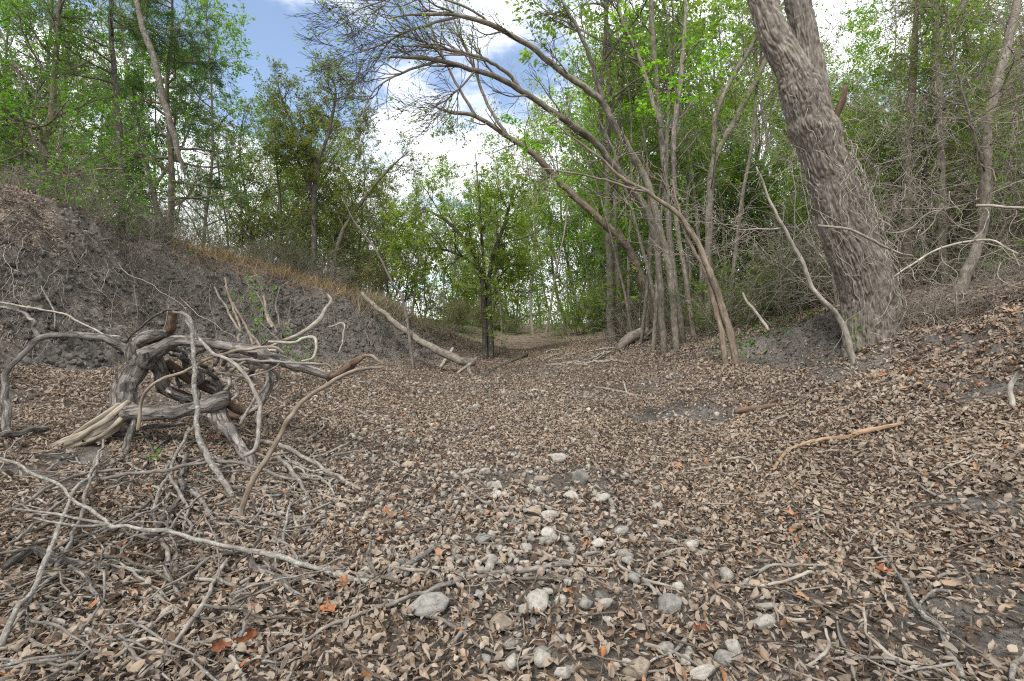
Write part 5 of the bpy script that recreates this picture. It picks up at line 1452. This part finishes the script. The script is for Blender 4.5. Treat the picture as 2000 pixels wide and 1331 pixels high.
traced('sloping_grey_tree', 'smooth grey trunk at the far right leaning right, wrapped in dry twigs', 'tree', [
    [(1868,605,5.9,18),(1884,540,5.9,17),(1905,490,5.9,16),(1922,440,5.9,15),(1924,350,5.9,15),(1928,245,5.9,14),(1953,150,5.9,13.5),(1978,52,5.9,12.5),(1990,-20,5.9,11.5),(2005,-160,5.9,9)],
    [(1924,330,5.9,6),(1900,250,5.8,4.5),(1870,140,5.7,3),(1850,40,5.6,2)]],
    cfg((12, 6, 5), (1.1, .6, .3), (60, 50, 45), (.014, .006, .003), (-.02, -.05, -.05), .5, (.2, .2, .1), wob=.3), 'grey', 'leaf_olive', .045, seed=151)
traced('upright_grey_tree', 'upright grey trunk right of the big ridged trunk, forking near the top of the frame', 'tree', [
    [(1842,575,7.2,14),(1840,480,7.2,13),(1839,385,7.2,12),(1835,210,7.2,11),(1832,87,7.2,11),(1867,35,7.2,9.5),(1892,-20,7.2,9),(1910,-120,7.2,7)],
    [(1832,100,7.2,8),(1826,0,7.2,7),(1822,-120,7.2,6)]],
    cfg((14, 6, 5), (1.2, .6, .3), (60, 50, 45), (.014, .006, .003), (-.02, -.05, -.05), .8, (.2, .2, .1), wob=.3), 'grey', 'leaf_olive', .045, seed=161)
traced('vine_wrapped_tree', 'brownish trunk just right of the big ridged trunk, smothered in vines', 'tree', [
    [(1775,590,7.8,12),(1772,480,7.8,11),(1774,300,7.8,11),(1785,120,7.8,10),(1792,-80,7.8,8)]],
    cfg((18, 7, 5), (1.1, .6, .3), (70, 55, 50), (.012, .006, .003), (-.05, -.06, -.06), .8, (.1, .2, .1), wob=.35), 'brown', 'leaf_olive', .045, seed=171)
traced('forked_grey_tree', 'slender forked grey tree between the clump and the big ridged trunk', 'tree', [
    [(1386,650,9.8,11),(1383,520,9.8,10),(1386,400,9.8,9.5),(1396,312,9.8,9),(1440,227,9.8,8),(1482,147,9.8,7),(1510,60,9.8,6),(1530,-60,9.8,4)],
    [(1393,318,9.8,7),(1398,227,9.8,6.5),(1433,147,9.8,6),(1475,77,9.8,5),(1500,0,9.8,4)]],
    cfg((12, 6, 4), (1.2, .55, .28), (55, 45, 40), (.016, .007, .0035), (.02, .0, 0), 3.5, (.35, .2, .1)), 'grey', 'leaf_green', .06, seed=181)
traced('leaning_sapling', 'thin crooked pale sapling leaning left in front of the big ridged trunk', 'sapling', [
    [(1670,706,5.15,10),(1655,660,5.15,9),(1630,610,5.12,7.5),(1592,572,5.1,6.5),(1578,540,5.08,6),(1550,480,5.05,5.5),(1522,430,5.0,4.5),(1500,380,5.0,3.5),(1478,325,4.95,2.5)],
    [(1530,447,5.05,2.5),(1480,449,5,2),(1430,447,4.95,1.2)]],
    cfg((5, 3), (.4, .2), (50, 40), (.004, .002), (.0, .0), 0, (.4, .2, .1)), 'pale', None, seed=191)
traced('thin_dead_sapling', 'thin grey dead sapling rising from the slid-down log', 'sapling', [
    [(809,657,10.6,6),(788,592,10.6,4.5),(765,552,10.5,4),(735,490,10.4,3.5),(690,430,10.3,2.5),(665,380,10.2,1.5)]],
    cfg((6, 3), (.7, .3), (45, 40), (.006, .003), (.02, .0), 0, (.4, .2, .1)), 'stick', None, seed=196, ws=.55)
hl = P(1236, 672, 10.6); hl[2] = Hs(hl[0], hl[1])
hlog = thing('hollow_log', 'short curved hollow-looking grey log at the foot of the double trunk tree', 'log', hl)
solid('log_stem', D([(1208,690,10.4,7),(1216,672,10.4,10),(1238,656,10.5,11),(1262,648,10.6,10)]), 'grey', hlog, 10, 6, .15, .01, 3, origin=hl)
solid('root', D([(1230,690,10.4,4),(1252,664,10.5,5),(1280,640,10.6,4)]), 'root', hlog, 7, 6, .15, .01, 4, origin=hl)

# ------------------------------------------------------------------ the big ridged trunk
bo = P(1702, 668, 5.6); bo[2] = Hs(bo[0], bo[1])
oak = thing('ridged_bark_tree', 'big forked tree with deeply ridged bark on the right bank', 'tree', bo)
def ridged(name, rows, S, step, amp, flare=0, parent=oak, seed=1):
    path = D(rows); path[:, 3] *= .86
    if flare: path[0, 2] -= .2
    c = catmull(path, 40)
    L = np.r_[0, np.cumsum(np.linalg.norm(np.diff(c[:, :3], axis=0), axis=1))]
    nn = int(L[-1] / step); c = np.stack([np.interp(np.linspace(0, L[-1], nn), L, c[:, k]) for k in range(4)], 1)
    t = TB().add(c[:, :3], c[:, 3], S)
    V, Q, tc, rn = t.arrays()
    cen = np.repeat(c[:, :3], S, 0); nr = V - cen; rad = np.linalg.norm(nr, axis=1, keepdims=True); nr = nr / rad
    x, y, z = tc[:, 0], tc[:, 1], tc[:, 2] + seed * 5.3
    wz_ = .016 * fbm(x * 6, y * 6, z * 5, s=4, o=2)
    a = np.minimum(np.abs(vn((x + wz_) * 27, (y + wz_) * 27, z * 1.9, s=seed)), np.abs(vn((x - wz_) * 30, (y - wz_) * 30, z * 2.6 + 7, s=seed + 5)) * 1.15)
    cr = np.abs(vn(x * 14, y * 14, z * 15, s=seed + 9)) * 3.0
    h = np.clip(np.minimum(a * 4.2, .55 + cr), 0, 1) + .18 * fbm(x * 40, y * 40, z * 22, s=seed + 2, o=2)
    if flare:
        bx_ = np.exp(-((V[:, 2] - P(1592, 258, 5.57)[2]) / .10) ** 2)
        V = V + nr * (bx_ * .035)[:, None]
    lump = .06 * fbm(x * 3, y * 3, z * 1.3, s=9, o=2)
    V = V + nr * (amp * h + rad[:, 0] * lump)[:, None]
    if flare:
        ang = np.arctan2(y, x); k = np.exp(-np.maximum(0, tc[:, 2] - .2) / .28)
        V = V + nr * (k * rad[:, 0] * (.03 + .05 * np.cos(ang * 4 + 1.0)))[:, None]
    me = make_mesh(name, V - bo, quads=Q, vattrs={'tc': tc}, attrs={'rnd': rn}, mats=[M['oak']])
    return link(name, me, parent), c
ridged('trunk', [(1704,676,5.6,64),(1701,640,5.6,62),(1692,560,5.6,61),(1653,450,5.6,58),(1624,350,5.58,51),(1605,300,5.57,47),(1590,255,5.57,47),(1571,195,5.56,47),(1552,145,5.55,36)], 280, .012, .024, flare=1)
ridged('left_limb', [(1574,205,5.56,40),(1545,130,5.55,34),(1512,70,5.53,31),(1488,0,5.52,26),(1462,-110,5.5,23),(1430,-300,5.5,18)], 130, .014, .024, seed=2)
ridged('right_limb', [(1588,215,5.62,36),(1580,130,5.66,30),(1570,70,5.68,28),(1558,0,5.7,26),(1548,-120,5.7,23),(1540,-300,5.7,18)], 120, .014, .024, seed=3)
solid('broken_stub', D([(1625,245,5.5,8),(1634,222,5.45,8),(1645,198,5.4,7.5),(1652,170,5.38,6)]), 'rust', oak, 10, 5, .2, .004, 9, origin=bo)
# thin vines climbing on it
tr = catmull(D([(1702,668,5.6,64),(1692,560,5.6,61),(1653,450,5.6,58),(1624,350,5.58,51),(1590,255,5.57,47),(1571,195,5.56,47)]), 8)
rv = np.random.default_rng(77)
for k in range(34):
    i0 = int(rv.integers(0, 22)); nn = int(rv.integers(10, 26)); a = rv.uniform(-2.6, -.3)
    rows = []
    for j in range(nn):
        i = min(len(tr) - 1, i0 + j); a += rv.normal(0, .16)
        off = tr[i, 3] * 1.06 + .012 + abs(rv.normal(0, .025))
        rows.append(np.r_[tr[i, 0] + math.cos(a) * off, tr[i, 1] + math.sin(a) * off, tr[i, 2] + rv.normal(0, .02), .0045 * rv.uniform(.5, 1.1)])
    rows = np.array(rows)
    o = solid('climbing_vine', rows, ('vine', 'twig')[k % 2], None, 5, 3, .1, .008, k, origin=rows[0, :3], label='thin pale vine stem climbing over the bark of the big ridged trunk', cat='vine', group='vines climbing the big trunk')
    o.location = rows[0, :3]
for k in range(64):    # loose loops of vine right of the trunk
    px, py, d = (rv.uniform(1640, 1990), rv.uniform(100, 560), rv.uniform(4.9, 6.4)) if k < 40 else (rv.uniform(1730, 2000), rv.uniform(400, 640), rv.uniform(4.5, 5.5))
    p_ = grow(rv, P(px, py, d), (rv.normal(), rv.normal() * .4, rv.normal() * .6), rv.uniform(.7, 1.8), 14, .42, -.10, rv.uniform(.003, .0065), .002)
    p_[:, 2] = np.maximum(p_[:, 2], H(p_[:, 0], p_[:, 1]) + .02)
    last = p_[-1, :3].copy()
    o = solid('loose_vine', p_, ('twig', 'stick', 'vine')[k % 3], None, 5, 3, .1, .01, k, origin=p_[0, :3], label='thin pale vine looping loosely right of the big ridged trunk', cat='vine', group='loose vines right of the big trunk')
    o.location = p_[0, :3]
D_ = lambda rows: D(rows)
for rows, lab in (([(2010,405,4.6,4),(1960,404,4.7,4),(1905,402,4.8,3.5)], 'straight pale dead branch poking in from the right edge'),
                  ([(1990,495,4.9,3.5),(1930,470,5.0,3.2),(1850,480,5.1,3),(1790,510,5.2,2.5),(1745,540,5.2,2)], 'long pale twig arching from the right edge to the big trunk'),
                  ([(1600,440,5.0,3),(1640,445,4.95,3),(1690,462,4.95,3.5),(1740,490,5.0,3),(1780,500,5.05,2)], 'pale twig bowed across the front of the big trunk'),
                  ([(1452,572,7.2,2.2),(1465,598,7.15,3.2),(1485,622,7.1,3.6),(1500,645,7.0,3.6)], 'short white stick leaning on the bank left of the big trunk')):
    p_ = D(rows)
    o = solid('dead_branch', p_, 'pale', None, 7, 6, .1, .01, 3, origin=p_[0, :3], label=lab, cat='branch'); o.location = p_[0, :3]

# ------------------------------------------------------------------ low green things
def sprig(px, py, d, n, size, spread, label, mat='leaf_bright', name='green_sprig'):
    rs = np.random.default_rng(int(px * 7 + py)); c = P(px, py, d)
    t = thing(name, label, 'plant', (c[0], c[1], Hs(c[0], c[1])))
    o0 = np.array(t.location); tws, lpp, ldd = [], [], []
    for k in range(max(3, n // 9)):
        e = c + rs.normal(size=3) * np.array([spread, spread * .5, spread * .45])
        g = np.array([c[0] + rs.normal() * .05, c[1] + .1, 0]); g[2] = Hs(g[0], g[1]) - .01
        mid = (g + e) / 2 + rs.normal(size=3) * .06
        q = catmull(np.array([np.r_[g, .003], np.r_[mid, .0025], np.r_[e, .0015]]), 4); tws.append(q)
        for j in range(9):
            i = rs.integers(4, len(q)); lpp.append(q[i, :3] + rs.normal(size=3) * .03); ldd.append(rs.normal(size=3))
    link('stem', tubes_mesh('stem', tws, 'twig', 4, o0), t)
    link('leaves', leaves_mesh('leaves', np.array(lpp) - o0, size, M[mat], LEAF_OVAL, .7, 3, np.array(ldd)), t, kind='stuff')
sprig(498, 558, 6.6, 100, .055, .16, 'yellow-green leafy sprig on a twig in front of the left bank')
sprig(565, 648, 6.0, 60, .045, .13, 'fresh green sprig growing over the curling root')
sprig(600, 668, 5.8, 30, .04, .08, 'small green shoot beside the hooked root')
sprig(768, 588, 11.6, 50, .06, .25, 'small bright green tuft on the crest above the slid-down log')
sprig(1660, 618, 5.4, 16, .05, .07, 'tiny pale green shoot at the left foot of the big ridged trunk')
sprig(282, 884, 3.3, 9, .028, .02, 'tiny green seedling below the stump')
BLADE = (np.array([(-.022,0,0),(.022,0,0),(.014,.55,.10),(0,1,.30),(-.014,.55,.10)]), np.array([(0,1,2),(0,2,4),(4,2,3)]))
def grassy(n, zone, size, label, name, mat, seed, upright=True):
    rs = np.random.default_rng(seed); pp = []
    while len(pp) < n:
        px, d = zone(rs)
        x = (px - 1000) / F * d + rs.normal() * .1; y = d + rs.normal() * .15
        pp.append((x, y, 0))
    pp = np.array(pp); pp[:, 2] = H(pp[:, 0], pp[:, 1])
    dd = rs.normal(size=(n, 3)) * .6 + np.array([0, -.2, 2.2])
    return link(name, leaves_mesh(name, pp, size, M[mat], BLADE if upright else LEAF_OVAL, .1 if upright else .8, seed, dd if upright else rs.normal(size=(n, 3))), None, label, 'grass' if upright else 'ground plants', kind='stuff')
def _z1(rs):
    px = rs.normal(770, 42); return px, float(np.interp(px, [530,640,760,870], [10.2,11.2,12.4,14.0])) + rs.uniform(-.1, .7)
def _z2(rs):
    px = rs.uniform(350, 740); return px, float(np.interp(px, [200,380,530,640,760,870], [7.2,9.0,10.3,11.3,12.5,14])) + rs.uniform(-.05, 1.0)
grassy(1100, _z1, .40, 'pale dry grass tufts hanging over the crest by the slid-down log', 'dry_grass', 'grass_dry', 1)
grassy(1300, _z2, .30, 'thin dry grass along the crest of the left bank', 'dry_crest_grass', 'grass_dry', 2)
def _z3(rs):
    s = rs.random()
    if s < .35: return rs.uniform(850, 990), rs.uniform(15, 28)
    if s < .6: return rs.uniform(1080, 1280), rs.uniform(13, 26)
    if s < .85: return rs.uniform(1390, 1640), rs.uniform(6.9, 12)
    return rs.uniform(0, 500), rs.uniform(9, 14)
grassy(9000, _z3, .09, 'low green herbs covering the ground beneath the trees', 'ground_herbs', 'herb', 3, False)

# the mass of undergrowth far down the woods
ru = np.random.default_rng(99)
tt = TB(); pl = []
for k in range(1500):
    d = ru.uniform(24, 62); px = ru.uniform(-350, 2350); x = (px - 1000) / F * d
    z = Hs(x, d); hgt = ru.uniform(1.2, 4.5)
    q = grow(ru, (x, d, z - .1), (ru.normal() * .15, ru.normal() * .15, 1), hgt, 5, .10, .0, ru.uniform(.012, .035), .006)
    tt.add(q[:, :3], q[:, 3], 3)
    m = int(ru.integers(8, 26))
    pl.append(np.array([x, d, z]) + np.c_[ru.normal(size=m) * .9, ru.normal(size=m) * .9, hgt * ru.uniform(.05, 1.05, m)])
link('far_undergrowth_stems', tt.mesh('far_undergrowth_stems', M['twig']), None, 'thin grey stems of the undergrowth far down the woods', 'undergrowth', kind='stuff')
pl = np.vstack(pl)
link('far_undergrowth', leaves_mesh('far_undergrowth', pl, .26, M['leaf_spring'], LEAF_OVAL, .45, 12), None, 'green undergrowth far down the woods between the distant trunks', 'undergrowth', kind='stuff')
